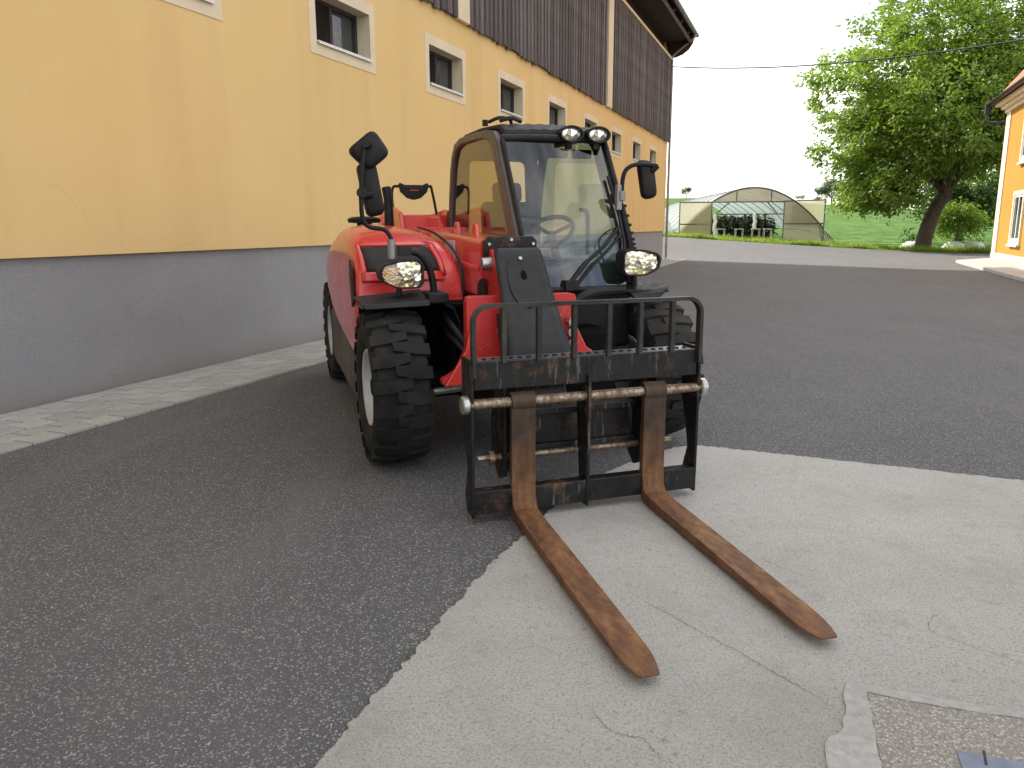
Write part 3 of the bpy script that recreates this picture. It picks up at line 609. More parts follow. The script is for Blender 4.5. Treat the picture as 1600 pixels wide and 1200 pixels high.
# ------------------------------------------------------------------ trees
def make_tree(name, label, cat, base, height, crown_c, crown_r, nlimb, nleaf, lsize, mat_, seed, tr=.28, lean=(0, 0), fork=.3, group=None, clump=.55):
    r = random.Random(seed); T = thing(name, label, cat, base, 0, group); tm = MB(); ends = []
    cc, cr = Vector(crown_c), Vector(crown_r); fz = height * fork; top = Vector((lean[0], lean[1], fz))
    tm.tube([(0, 0, -.3), (lean[0] * .15, lean[1] * .15, fz * .3), (lean[0] * .5, lean[1] * .5, fz * .7), top], [tr * 1.35, tr], 9, 4)
    tips = []
    def limb(p, d, l, rad, lev):
        pts = [p]; q = p.copy()
        for k in range(4):
            d = (d + Vector((r.gauss(0, .18), r.gauss(0, .18), r.gauss(.02, .14)))).normalized(); q = q + d * l / 4; pts.append(q.copy())
            if lev >= 1: tips.append(q.copy())
        tm.tube(pts, [rad, rad * .5], 6 if lev else 8, 2)
        if lev < 3:
            for k in range(3 if lev == 0 else 3):
                b = pts[r.randrange(2, 5)]
                dd = (d + Vector((r.gauss(0, .75), r.gauss(0, .75), r.gauss(.05, .5)))).normalized()
                tg = cc + Vector([cr[i] * dd[i] for i in range(3)]); dd = (dd * .6 + (tg - b).normalized() * .6).normalized()
                limb(b, dd, l * r.uniform(.5, .75), rad * .5, lev + 1)
    for k in range(nlimb):
        a = 2 * math.pi * (k + r.uniform(-.3, .3)) / nlimb; el = r.uniform(.1, 1.0)
        tgt = cc + Vector((math.cos(a) * cr.x * .6, math.sin(a) * cr.y * .6, (el - .45) * cr.z)); dv = tgt - top
        limb(top - Vector((lean[0], lean[1], 1)) * r.uniform(0, .08) * fz * .3, dv.normalized(), dv.length * .75, tr * r.uniform(.45, .65), 0)
    tm.build('trunk', M['bark'], T, smooth=60)
    vs, fs = [], []; cl = []
    n = max(40, nleaf // 60)
    while len(cl) < n:
        d = Vector((r.gauss(0, 1), r.gauss(0, 1), r.gauss(0, 1))).normalized(); rad = r.random() ** .35
        k = 1 + .16 * math.sin(3.1 * d.x + 2 * d.z + seed) + .12 * math.sin(5 * d.y - 4 * d.z + seed * 2) + .08 * math.sin(9 * d.x + 7 * d.z)
        p = cc + Vector((d.x * cr.x, d.y * cr.y, d.z * cr.z)) * rad * k * .94
        if p.z < cc.z - cr.z * .72 and r.random() < .5: continue
        if math.sin(p.x * 1.3 + seed) * math.sin(p.y * 1.1 + 1) * math.sin(p.z * 1.5 + 2) > .30: continue
        if height > 10 and p.z < 3.9 and -1.6 < p.x < 5.5: continue
        cl.append(p)
    if height > 10:
        for k in range(190):
            cl.append(Vector((r.uniform(-3.7, -1.4), r.uniform(-3, 3), 2.2 + abs(r.gauss(0, 1.1)) + .25 * abs(r.uniform(-2, 2)))))
    for p in tips:
        if height > 10 and p.z < 3.9: continue
        if r.random() < .35: cl.append(p)
    for p in cl:
        s_c = clump * r.uniform(.5, 1.3); out = (p - cc); out.z *= .4; out = out.normalized() if out.length > 0 else Vector((1, 0, 0))
        for _ in range(max(8, int(nleaf / len(cl) * r.uniform(.6, 1.4)))):
            q = p + Vector((r.gauss(0, s_c * .6), r.gauss(0, s_c * .6), r.gauss(0, s_c * .38)))
            d = (out * .7 + Vector((r.gauss(0, .7), r.gauss(0, .7), r.gauss(-.45, .4)))).normalized()
            leafcard(vs, fs, q, lsize * r.uniform(.6, 1.25), r, 0, d)
    me = bpy.data.meshes.new('crown'); me.from_pydata(vs, [], fs); me.materials.append(mat_); o = bpy.data.objects.new('crown', me); COL.objects.link(o); o.parent = T
    return T
make_tree('walnut_tree', 'big spreading walnut tree with leaning trunk beside the yellow house', 'tree', (21.5, 41.3, .0), 12.5, (1.5, 0, 7.0), (7.2, 6.4, 6.5), 8, 125000, .25, M['leaf'], 3, .31, (1.1, .2), .24, clump=.46)
make_tree('bushy_tree', 'dense bushy tree standing behind the big walnut trunk', 'tree', (29.5, 52, 0), 6.5, (0, 0, 3.3), (3.4, 3, 3.1), 5, 14000, .28, M['leaf2'], 11, .16)
make_tree('shrub', 'young leafy shrub close under the walnut crown', 'shrub', (26.2, 46.5, 0), 3.2, (0, 0, 1.5), (1.7, 1.5, 1.4), 4, 6000, .2, M['leaf'], 14, .06)
def far_tree(px, py, y, h_, w_, label, seed, n=900):
    p = pxw(px, py, y); T = make_tree('hill_tree', label, 'tree', (p.x, y, H(p.x, y)), h_, (0, 0, h_ * .58), (w_, w_, h_ * .42), 4, n * 2, h_ * .075, M['leaf3'], seed, h_ * .025, fork=.25, clump=h_ * .16); return T
far_tree(1073, 300, 150, 2.2, 1.3, 'small round tree standing alone on the hill crest beside the barn', 21)
far_tree(1201, 297, 150, 2.6, 1.1, 'small dark tree rising just behind the polytunnel roof', 22)
far_tree(1300, 305, 140, 4.6, 2.6, 'grey green spreading tree on the hill crest beside the walnut crown', 23, 2200)
far_tree(1250, 308, 150, 1.5, 1.2, 'low grey bush on the hill crest behind the windbreak net', 24)
far_tree(1277, 308, 150, 1.6, 1.3, 'low bush on the hill crest next to the grey green tree', 25)
# white fleece covers by the tree
for px, lab in ((1424, 'small white fleece cover beside the walnut trunk'), (1490, 'white fleece cover between the walnut trunk and the house'), (1520, 'white fleece cover nearest the house corner')):
    p = pxw(px, 388, 46); m = MB(); rws = []
    for i in range(9):
        a = math.pi * i / 8; rws.append([(math.cos(a) * .42 * math.sqrt(max(0, 1 - (k / 5 - 1) ** 2 * .96)), (k / 5 - 1) * .62, .03 + .42 * math.sin(a) * math.sqrt(max(0, 1 - (k / 5 - 1) ** 2 * .96)) + rng.uniform(-.03, .03)) for k in range(11)])
    m.grid(rws); o = m.build('fleece_cover', M['fleece'], smooth=180); o.location = (p.x, 46, H(p.x, 46) - .02); o.rotation_euler = (0, 0, .9); tag(o, lab, 'cover', 'white fleece covers in the field')
# grass verge blades
vs, fs = [], []
def blades(n, fx):
    for _ in range(n):
        x, y = fx(); z = H(x, y) - .03; a = rng.uniform(0, 6.28); l = rng.uniform(.10, .42); dx, dy = math.cos(a), math.sin(a); w_ = .02; o = len(vs)
        vs.extend([(x - dy * w_, y + dx * w_, z), (x + dy * w_, y - dx * w_, z), (x + dx * l * .5, y + dy * l * .5, z + l * (.6 + .5 * math.sin(x * 1.7) * math.sin(y * 2.3))) ]); fs.append((o, o + 1, o + 2))
def fx1():
    x = rng.uniform(6, 27); e = edge(x); return x, e + .1 + rng.random() ** 1.6 * 6
blades(42000, fx1)
me = bpy.data.meshes.new('verge_grass'); me.from_pydata(vs, [], fs); me.materials.append(M['grass']); o = bpy.data.objects.new('verge_grass', me); COL.objects.link(o); tag(o, 'bright sunlit grass verge along the far road edge', 'grass', kind='stuff')

# ------------------------------------------------------------------ telehandler
VX, VY, YAW = .0515, 4.8442, R(18.64)
tel = thing('telehandler', 'red compact telehandler with black pallet fork carriage parked on the yard', 'telehandler', (VX, VY, 0), YAW)
def part(mb, name, mat_, parent=None, smooth=None, bevel=0, seg=2): return mb.build(name, mat_, parent or tel, smooth, bevel, seg=seg)
# wheels
TR, TW = .462, .32
prof = [(-.125, .225), (-.14, .245), (-.158, .30), (-.163, .35), (-.155, .395), (-.138, .428), (-.10, .436), (0, .440), (.10, .436), (.138, .428), (.155, .395), (.163, .35), (.158, .30), (.14, .245), (.125, .225)]
m = MB(); m.lathe(prof, 64)
def lug(mb, side, th):
    pl = [(-.166, -.075), (-.166, .095), (-.075, .095), (.045, .03), (.045, -.10), (-.06, -.075)]
    pl = [(a * side, v) for a, v in pl]
    def P(a, v, r): return (a, r * math.cos(th + v), r * math.sin(th + v))
    rt_ = [0.442 if abs(a) > .16 else .462 for a, v in pl]; top = [P(a, v, r) for (a, v), r in zip(pl, rt_)]; top = [P(a * .985, v * .93, r) for (a, v), r in zip(pl, rt_)]
    bot = [P(a, v, .392 if abs(a) > .16 else .430) for a, v in pl]; n = 6
    mb.add(bot + top, [(0 + n, 1 + n, 2 + n, 5 + n), (5 + n, 2 + n, 3 + n, 4 + n)] + [(i, (i + 1) % n, (i + 1) % n + n, i + n) for i in range(n)])
NL = 20
for k in range(NL):
    lug(m, 1, 2 * math.pi * k / NL); lug(m, -1, 2 * math.pi * (k + .5) / NL)
tyre_me = m.mesh('tyre', M['rubber'], 32)
m = MB(); m.lathe([(-.135, .232), (-.142, .228), (-.135, .215), (-.10, .205), (-.06, .195), (-.045, .16), (-.05, .10), (-.07, .095), (-.085, .07), (-.085, .001)], 40); m.lathe([(.135, .232), (.142, .228), (.13, .2), (0, .19), (-.04, .19)], 40)
for k in range(8): a = k * math.pi / 4; m.lathe([(-.075, .001), (-.075, .013), (-.045, .013)], 6, (0, .125 * math.cos(a), .125 * math.sin(a)))
rim_me = m.mesh('rim', M['rim'], 40)
wheels = [(-.82, 0, 0), (.90, 0, math.pi), (-.76, 2.75, 0), (.84, 2.75, math.pi)]
hub_me = MB().lathe([(-.12, .001), (-.12, .05), (-.06, .07), (.2, .07)], 16).mesh('hub', M['mud'], 40)
for i, (x, y, rz) in enumerate(wheels):
    wo = inst('wheel', hub_me, tel, (x, y, .462), (rng.uniform(0, 3), 0, rz)); inst('tyre', tyre_me, wo); inst('rim', rim_me, wo)
m = MB(); m.tube([(-.7, 0, .46), (.8, 0, .46)], .075, 12); m.box((.0, 0, .46), (.34, .3, .26)); part(m, 'axle', M['mud'], smooth=40, bevel=.01); m = MB(); m.tube([(-.6, 2.75, .46), (.7, 2.75, .46)], .075, 12); m.box((.05, 2.75, .46), (.34, .3, .26)); part(m, 'axle', M['mud'], smooth=40, bevel=.01); m = MB(); m.tube([(-.62, -.16, .44), (-.18, -.14, .46)], .022, 8); part(m, 'steering_rod', M['steel'], smooth=40)
# chassis
m = MB(); m.b2((-.40, -.34, .36), (.5, 3.2, .78)); part(m, 'chassis_frame', M['mud'], bevel=.02)
XB = -.13
fp = [(-.46, 1.02), (.20, 1.02), (.205, .80), (.245, .72), (.34, .655), (.36, .60), (.34, .57), (.15, .60), (-.40, .60), (-.60, .52), (-.61, .555), (-.52, .60), (-.46, .72)]
m = MB(); m.prism(rpoly(fp, .03, 2), .07, (0, -.42, 0), (1, 0, 0), (0, 0, 1), (0, 1, 0)); nose = part(m, 'chassis_nose', M['red_worn'], bevel=.012)
for pl in ([(-.60, .53), (-.44, .53), (-.44, .88), (-.48, .72)], [(.19, .83), (.25, .71), (.37, .63), (.37, .58), (.19, .58)]):
    MB().prism(pl, .02, (0, -.46, 0), (1, 0, 0), (0, 0, 1), (0, 1, 0)).build('gusset', M['red'], nose, bevel=.005)
for x, z in ((.155, .80), (.16, .74), (.157, .86)):
    MB().lathe([(0, .001), (0, .028), (.045, .028), (.045, .02), (.06, .02)], 8, (x, -.48, z), 'y').build('hydraulic_coupling', M['steel'], nose, smooth=40)
for k in range(2):
    m = MB(); m.tube([(-.47, .1, .92 - .1 * k), (-.49, -.1, .86 - .08 * k), (-.47, -.24, .80 - .06 * k), (-.42, -.3, .72 - .05 * k)], .02, 8, 5); part(m, 'hydraulic_hose', M['plastic'], smooth=60)
# engine hood
def zt(y):
    P = [(.255, .96), (.262, 1.02), (.285, 1.10), (.33, 1.18), (.41, 1.255), (.54, 1.32), (.72, 1.365), (1.0, 1.395), (1.5, 1.405), (2.0, 1.385), (2.4, 1.34), (2.8, 1.25), (3.15, 1.10)]
    for (a, b), (c, d) in zip(P, P[1:]):
        if a <= y <= c: return b + (d - b) * (y - a) / (c - a)
    return P[0][1] if y < .26 else P[-1][1]
def lerp(P, y):
    if y <= P[0][0]: return P[0][1]
    for (a, b), (c, d) in zip(P, P[1:]):
        if a <= y <= c: return b + (d - b) * (y - a) / (c - a)
    return P[-1][1]
ZBt = [(.255, .94), (.30, .935), (.345, .92), (.38, .80), (.43, .585), (.8, .60), (2.0, .76), (2.2, .84), (2.35, .95), (2.5, 1.0), (3.15, .98)]
XLt = [(.255, -.955), (.6, -.965), (1.6, -.965), (2.3, -.945), (2.7, -.90), (3.15, -.80)]
XRt = [(.255, -.30), (.5, -.33), (.8, -.40), (1.2, -.44), (3.15, -.44)]
RCt = [(.255, .02), (.35, .06), (.6, .09), (1.2, .14), (2.2, .25), (3.15, .22)]
ystn = [.255, .262, .285, .305, .33, .345, .38, .41, .43, .47, .54, .63, .72, .85, 1.0, 1.25, 1.5, 1.75, 2.0, 2.2, 2.35, 2.5, 2.65, 2.8, 3.0, 3.15]
rows = []
for y in ystn:
    a, b, tz, zb, rc = lerp(XLt, y), lerp(XRt, y), zt(y), lerp(ZBt, y), lerp(RCt, y); zb = min(zb, tz - .012); rc = min(rc, (tz - zb) * .8)
    row = [Vector((a + .01, y, zb))] + [Vector((a - .008 * math.sin(math.pi * k / 4), y, zb + (tz - rc - zb) * k / 4)) for k in range(1, 5)]
    for k in range(1, 7):
        q = math.pi / 2 * k / 6; row.append(Vector((a + rc - rc * math.cos(q), y, tz - rc + rc * math.sin(q))))
    x0, x1 = a + rc, b - rc
    for k in range(1, 7): row.append(Vector((x0 + (x1 - x0) * k / 6, y, tz + .018 * math.sin(math.pi * k / 6))))
    for k in range(1, 5):
        q = math.pi / 2 * k / 4; row.append(Vector((b - rc + rc * math.sin(q), y, tz - rc + rc * math.cos(q))))
    row += [Vector((b, y, tz - rc + (max(zb, .9) - tz + rc) * k / 2)) for k in (1, 2)]
    rows.append(row)
m = MB(); m.grid(rows); n_ = len(rows[0]); m.f.append(tuple(range(n_))[::-1]); m.f.append(tuple(range((len(rows) - 1) * n_, len(rows) * n_)))
hood = m.build('engine_hood', M['red'], tel, smooth=38)
def onhood(x, y, off):
    e = .01; n = Vector((0, -(zt(y + e) - zt(y - e)) / (2 * e), 1)).normalized(); return Vector((x, y, zt(y) + .012)) + n * off
def hpatch(corners, off, name, mat_, nx=8, ny=8, hole=None):
    (a0, a1, ya), (b0, b1, yb) = corners; rws = []
    for j in range(ny + 1):
        t_ = j / ny; y = ya + (yb - ya) * t_; x0, x1 = a0 + (b0 - a0) * t_, a1 + (b1 - a1) * t_
        rws.append([onhood(x0 + (x1 - x0) * i / nx, y, off) for i in range(nx + 1)])
    mm = MB(); mm.grid(rws); o = mm.build(name, mat_, hood, smooth=60); sm = o.modifiers.new('thick', 'SOLIDIFY'); sm.thickness = .012; sm.offset = 0; return o
hpatch(((-.895, -.44, .292), (-.925, -.50, .405)), .014, 'grille_panel', M['mesh'])
hpatch(((-.935, -.41, .272), (-.94, -.45, .288)), .02, 'grille_trim', M['red']); hpatch(((-.945, -.455, .415), (-.945, -.48, .45)), .018, 'grille_trim', M['red'])
hpatch(((-.935, -.90, .28), (-.945, -.928, .43)), .018, 'grille_trim', M['red'], 2); hpatch(((-.435, -.40, .28), (-.495, -.45, .43)), .018, 'grille_trim', M['red'], 2)
m = MB(); m.prism([(.355, 1.10), (.47, 1.20), (.50, 1.10), (.44, .90), (.36, .94)], .012, (-.982, 0, 0), (0, 1, 0), (0, 0, 1), (1, 0, 0)); m.build('side_vent', M['mesh'], hood, bevel=.003)
m = MB(); m.tube([(-.29, .28, .95), (-.285, .31, 1.12), (-.31, .40, 1.24), (-.345, .55, 1.315), (-.385, .75, 1.37), (-.42, 1.0, 1.395)], .008, 8, 4); m.build('edge_seal', M['redline'], hood, smooth=60)
m = MB(); m.prism([(.47, .575), (2.02, .74), (2.02, .36), (1.0, .28), (.56, .28)], .03, (-.955, 0, 0), (0, 1, 0), (0, 0, 1), (1, 0, 0)); m.b2((-.94, .5, .3), (-.5, 2.0, .34)); part(m, 'side_skirt', M['skirt'], bevel=.006)
# wheel well, mudguards
m = MB(); m.b2((-.95, .34, .30), (-.30, .37, .93)); m.b2((-.95, -.0, .925), (-.33, .36, .94)); m.b2((-.46, -.10, .52), (-.44, .36, .93)); part(m, 'wheel_well', M['mud'])
pp = [(-.985, .955), (-.62, .975), (-.52, .975), (-.455, .935), (-.425, .86), (-.42, .70)]
th = .014; m = MB(); m.prism(pp + [(x - th * .6, z - th) for x, z in pp[::-1]], .30, (0, -.14, 0), (1, 0, 0), (0, 0, 1), (0, 1, 0)); part(m, 'mudguard', M['plastic'], smooth=40)
m = MB(); m.add([(-1.02, .05, 1.0), (-.62, .05, 1.035), (-.615, -.20, .985), (-1.0, -.20, .975), (-1.02, .05, .99), (-.62, .05, 1.02), (-.615, -.205, .955), (-.985, -.205, .945)], [(0, 1, 2, 3), (4, 7, 6, 5), (0, 4, 5, 1), (1, 5, 6, 2), (2, 6, 7, 3), (3, 7, 4, 0)]); part(m, 'mud_flap', M['plate'], bevel=.006)
m = MB(); m.b2((-.62, -.19, .965), (-.50, .05, 1.025)); part(m, 'mirror_mount', M['plastic'], bevel=.008)
# right hand mudguard and mud flap
pp = [(.22, .80), (.28, .93), (.40, 1.0), (.62, 1.01), (.93, 1.0)]
m = MB(); m.prism(pp + [(x + th * .3, z - th) for x, z in pp[::-1]], .55, (0, -.20, 0), (1, 0, 0), (0, 0, 1), (0, 1, 0)); m.tube([(.22, -.2, .80), (.28, -.2, .93), (.40, -.2, 1.0), (.62, -.2, 1.01)], .028, 8, 3); m.b2((.24, .3, .5), (.9, .34, .98)); part(m, 'mudguard', M['plastic'], smooth=40)
m = MB(); m.add([(.60, .05, 1.05), (.95, .03, 1.06), (.945, -.18, 1.02), (.88, -.22, .99), (.66, -.22, .985), (.60, .05, 1.03), (.95, .03, 1.04), (.93, -.18, .99), (.86, -.225, .955), (.68, -.225, .95)], [(0, 1, 2, 3, 4), (9, 8, 7, 6, 5), (0, 5, 6, 1), (1, 6, 7, 2), (2, 7, 8, 3), (3, 8, 9, 4), (4, 9, 5, 0)]); part(m, 'mud_flap', M['plate'], bevel=.005)
# headlights
def headlight(cx, cy, cz, mir):
    P = [(-.135, .03), (-.115, .065), (-.02, .088), (.10, .095), (.125, .065), (.125, -.045), (.10, -.075), (-.03, -.075), (-.122, -.035)]
    P = [(x * mir, z) for x, z in P]; P = P if mir > 0 else P[::-1]; o_ = rpoly(P, .03, 3); i_ = [(x * .90, z * .86) for x, z in o_]
    m = MB(); m.ring(o_, i_, .05, (0, -.03, 0), (1, 0, 0), (0, 0, 1)); m.prism([(x * .97, z * .95) for x, z in o_], .09, (0, -.028, 0), (1, 0, 0), (0, 0, 1), (0, 1, 0)); m.tube([(0, .03, -.06), (0, .03, -.17)], .018, 8)
    o = m.build('headlight', M['plastic'], tel, smooth=40, bevel=.004); o.location = (cx, cy, cz); o.rotation_euler = (0, 0, .06 * mir)
    def lensm(x0, x1, name, mat_):
        mm = MB(); rws = []
        for k in range(11):
            x = x0 + (x1 - x0) * k / 10; zz = [z for (px, pz), (qx, qz) in zip(i_, i_[1:] + i_[:1]) if (px - x) * (qx - x) <= 0 and abs(px - qx) > 1e-6 for z in [pz + (qz - pz) * (x - px) / (qx - px)]]
            if len(zz) < 2: continue
            a, b = min(zz), max(zz); rws.append([(x, -.062 - .014 * (1 - ((x) / .125) ** 2) * (1 - (2 * j / 6 - 1) ** 2 * .6), a + (b - a) * j / 6) for j in range(7)])
        mm.grid(rws); return mm.build(name, mat_, o, smooth=60)
    a, b = (-.119, -.03) if mir > 0 else (.119, .03); lensm(a, b, 'indicator', M['amber'] if mir > 0 else M['lens']); lensm(b, .111 * mir, 'lens', M['lens'])
    return o
headlight(-.757, -.05, 1.125, 1); headlight(.753, -.10, 1.165, -1)
# left mirror arm with two mirror heads
m = MB(); m.tube([(-.557, -.05, 1.0), (-.562, -.05, 1.08), (-.585, -.05, 1.17), (-.64, -.05, 1.245), (-.70, -.05, 1.262)], .022, 10, 6); m.b2((-.76, -.075, 1.235), (-.69, -.025, 1.29)); part(m, 'mirror_bracket', M['plastic'], smooth=40)
m = MB(); m.tube([(-.80, -.05, 1.22), (-.80, -.05, 1.33)], .024, 10); part(m, 'mirror_clamp', M['zinc'], smooth=40)
m = MB(); m.tube([(-.798, -.05, 1.30), (-.805, -.05, 1.345), (-.84, -.05, 1.385), (-.92, -.05, 1.40), (-.955, -.05, 1.44), (-.962, -.05, 1.52), (-.955, -.05, 1.66), (-.93, -.05, 1.86)], .013, 10, 6)
m.tube([(-.945, -.05, 1.61 - .03), (-.90, 0, 1.58)], .024, 10); m.tube([(-.928, -.08, 1.855), (-.90, -.01, 1.845)], .026, 10); m.lathe([(-.02, .001), (-.02, .03), (.02, .03), (.02, .001)], 12, (-.955, -.055, 1.59), 'y')
arm = part(m, 'mirror_arm', M['plastic'], smooth=60)
def mirror(poly, y, dep, nm='mirror_head', rad=.04, par=None, tilt=0):
    cx = sum(p[0] for p in poly) / len(poly); cz = sum(p[1] for p in poly) / len(poly)
    o_ = rpoly([((a - cx) * 1.1, (b - cz) * 1.1) for a, b in poly], rad, 4); m = MB(); k = len(o_); rings = [(0, .98), (dep * .15, 1.0), (dep * .6, .97), (dep * .88, .88), (dep, .74)]
    vs = [(a * s, -q, b * s) for q, s in rings for a, b in o_]; fs = [(r * k + i, r * k + (i + 1) % k, (r + 1) * k + (i + 1) % k, (r + 1) * k + i) for r in range(len(rings) - 1) for i in range(k)]
    fs += [tuple(range(k)), tuple(range(k * (len(rings) - 1), k * len(rings)))]; m.add(vs, fs); o = m.build(nm, M['plastic'], par or tel, smooth=50); o.location = (cx, y, cz); o.rotation_euler = (0, 0, tilt)
    g = MB(); g.prism([(a * .92, b * .92) for a, b in o_], .004, (0, .003, 0), (1, 0, 0), (0, 0, 1)); g.build('mirror_glass', M['chrome'], o); return o
mirror([(-1.015, 1.82), (-.872, 1.935), (-.785, 1.81), (-.905, 1.715)], .03, .07, rad=.045)
mirror([(-.968, 1.735), (-.865, 1.755), (-.82, 1.485), (-.918, 1.465)], .05, .06, rad=.04)
m = MB(); m.tube([(.735, .10, 1.56), (.737, .10, 1.62)], .026, 8); m.b2((.70, .09, 1.5), (.735, .13, 1.66)); part(m, 'mirror_clamp', M['zinc'], bevel=.004)
m = MB(); m.tube([(.737, .10, 1.62), (.742, .10, 1.70), (.765, .10, 1.755), (.82, .10, 1.785), (.90, .10, 1.79), (.99, .10, 1.78)], .014, 10, 5); m.tube([(.985, .09, 1.785), (.955, .11, 1.75)], .022, 8); part(m, 'mirror_arm', M['plastic'], smooth=60)
mirror([(.862, 1.812), (.965, 1.808), (1.003, 1.59), (.905, 1.578)], .15, .05, rad=.045)
# ---- boom
boom = part(MB().prism(rpoly([(XB - .145, .0), (XB + .145, .0), (XB + .145, .36), (XB - .145, .36)], .03, 3), 2.75, (0, -.08, .965), (1, 0, -.0), (0, -.0, 1), (0, 1, .035)), 'boom', M['red'], smooth=35)
m = MB(); m.prism(rpoly([(XB - .175, -.02), (XB + .175, -.02), (XB + .175, .38), (XB - .175, .38)], .03, 3), .05, (0, 1.35, 1.015), (1, 0, 0), (0, 0, 1), (0, 1, .03)); m.bar((XB - .150, -.05, 1.15), (XB - .150, 1.2, 1.20), .014, .03); m.build('boom_collar', M['red'], boom, bevel=.006)
for y in (.32, .78):
    z0 = .965 + .36 + (y + .08) * .035; lp = [(-.05, -.02), (.05, -.02), (.045, .04), (.025, .078), (-.025, .078), (-.045, .04)]
    m = MB(); m.ring(rpoly(lp, .01, 1), [(a * .35, .048 + (b - .048) * .3) for a, b in rpoly(lp, .01, 1)], .022, (-.2, y, z0), (0, 1, 0), (0, 0, 1)); m.build('lifting_eye', M['red'], boom, bevel=.004)
m = MB()
for k in range(3): m.b2((XB - .151, .52 + k * .09, 1.17), (XB - .146, .60 + k * .09, 1.31))
m.build('load_chart', M['sill'], boom)
# boom rear tower, exhaust and rear lamp hoop
m = MB(); m.prism([(1.9, 1.30), (2.0, 1.52), (2.3, 1.57), (3.1, 1.50), (3.2, 1.2)], .04, (XB - .24, 0, 0), (0, 1, 0), (0, 0, 1)); m.prism([(1.9, 1.30), (2.0, 1.50), (2.3, 1.55), (3.1, 1.50), (3.2, 1.2)], .04, (XB + .22, 0, 0), (0, 1, 0), (0, 0, 1)); m.b2((XB - .2, 2.0, 1.3), (XB + .2, 2.9, 1.50)); m.tube([(XB - .30, 2.55, 1.42), (XB + .32, 2.55, 1.42)], .07, 14); m.prism([(0, 0), (.06, 0), (.02, .09), (0, .09)], .4, (XB, 1.6, 1.39), (1, 0, 0), (0, 0, 1), (0, 1, 0)); part(m, 'boom_tower', M['red'], bevel=.01)
m = MB(); m.b2((.03, 1.84, 1.30), (.11, 1.95, 1.53)); part(m, 'valve_block', M['plastic'], bevel=.01)
m = MB(); m.tube([(-.52, 1.6, 1.35), (-.52, 1.6, 1.60), (-.53, 1.62, 1.70)], .036, 12); part(m, 'exhaust_pipe', M['plastic'], smooth=50)
m = MB(); m.lathe([(-.1, .06), (0, .06), (.005, .13), (.035, .135), (.05, .10), (.055, .001)], 20, (-.67, 1.9, 1.43), 'z'); part(m, 'air_intake_cap', M['plastic'], smooth=40)
m = MB(); m.tube([(-.32, 2.5, 1.50), (-.33, 2.5, 1.68), (-.315, 2.5, 1.745), (-.27, 2.5, 1.755), (0, 2.5, 1.755), (.03, 2.5, 1.74), (.075, 2.5, 1.50)], .012, 8, 4); hoop = part(m, 'rear_mirror_hoop', M['plastic'], smooth=60)
hp = [(-.135, .0), (-.12, -.06), (-.06, -.115), (0, -.13), (.06, -.115), (.12, -.06), (.135, .0), (.125, .02), (.05, -.015), (-.05, -.015), (-.125, .02)]
m = MB(); m.prism(hp, .05, (-.14, 2.49, 1.765), (1, 0, 0), (0, 0, 1)); o = m.build('rear_mirror', M['plastic'], hoop, bevel=.008); m = MB(); m.b2((-.18, 2.435, 1.715), (-.10, 2.44, 1.722)); m.build('red_reflector', M['red'], hoop)
# ---- boom head (gooseneck) with cover plate
gp = [(.15, 1.30), (-.12, 1.305), (-.28, 1.25), (-.36, 1.15), (-.50, .94), (-.34, .74), (-.12, .98), (.15, 1.02)]
m = MB(); m.prism(rpoly(gp, .03, 3), .27, (XB - .135, 0, 0), (0, 1, 0), (0, 0, 1)); head = part(m, 'boom_head', M['red_worn'], bevel=.008)
MB().prism(rpoly([(-.46, .96), (-.82, .48), (-.86, .30), (-.80, .22), (-.62, .24), (-.34, .78)], .04, 3), .25, (XB - .125, 0, 0), (0, 1, 0), (0, 0, 1)).build('lower_arm', M['black_steel'], head, bevel=.008)
cp = [Vector((0, -.265, 1.272)), Vector((0, -.305, 1.275)), Vector((0, -.335, 1.262)), Vector((0, -.365, 1.22)), Vector((0, -.50, 1.02)), Vector((0, -.66, .80)), Vector((0, -.80, .60))]
cw = [.118, .128, .138, .144, .155, .172, .205]
m = MB(); rws = []
for p, wd in zip(cp, cw): rws.append([Vector((XB + wd * (k / 4 - 1), p.y, p.z)) for k in range(9)])
m.grid(rws); cov = m.build('cover_plate', M['plate'], head, smooth=40); sm = cov.modifiers.new('thick', 'SOLIDIFY'); sm.thickness = .012; sm.offset = 0
dn = Vector((0, -.20, .14)).normalized(); nn = Vector((0, -.82, -.57)); tdir = (cp[5] - cp[3]).normalized(); nn = Vector((1, 0, 0)).cross(tdir); nn = nn if nn.y < 0 else -nn
def onplate(x, s): return cp[3] + tdir * s + Vector((XB + x, 0, 0)) + nn * .010
m = MB(); k = 28; oo = [onplate(.095 * math.copysign(abs(math.cos(2 * math.pi * i / k)) ** .8, math.cos(2 * math.pi * i / k)), .15 + .165 * math.copysign(abs(math.sin(2 * math.pi * i / k)) ** .8, math.sin(2 * math.pi * i / k))) for i in range(k)]
m.add(oo + [p + nn * -.006 for p in oo] , [tuple(range(k))] + [(i, (i + 1) % k, (i + 1) % k + k, i + k) for i in range(k)]); m.build('access_lid', M['plate'], cov)
m = MB(); m.add([onplate(.018 * math.cos(2 * math.pi * i / 14) + .0, .115 + .032 * math.sin(2 * math.pi * i / 14)) + nn * .003 for i in range(14)], [tuple(range(14))]); m.build('lid_hole', M['mud'], cov)
for s in (-.005, .30):
    m = MB(); q = onplate(0.0, s + .012); m.tube([q, q + nn * .008], .011, 8); m.build('bolt', M['steel'], cov)
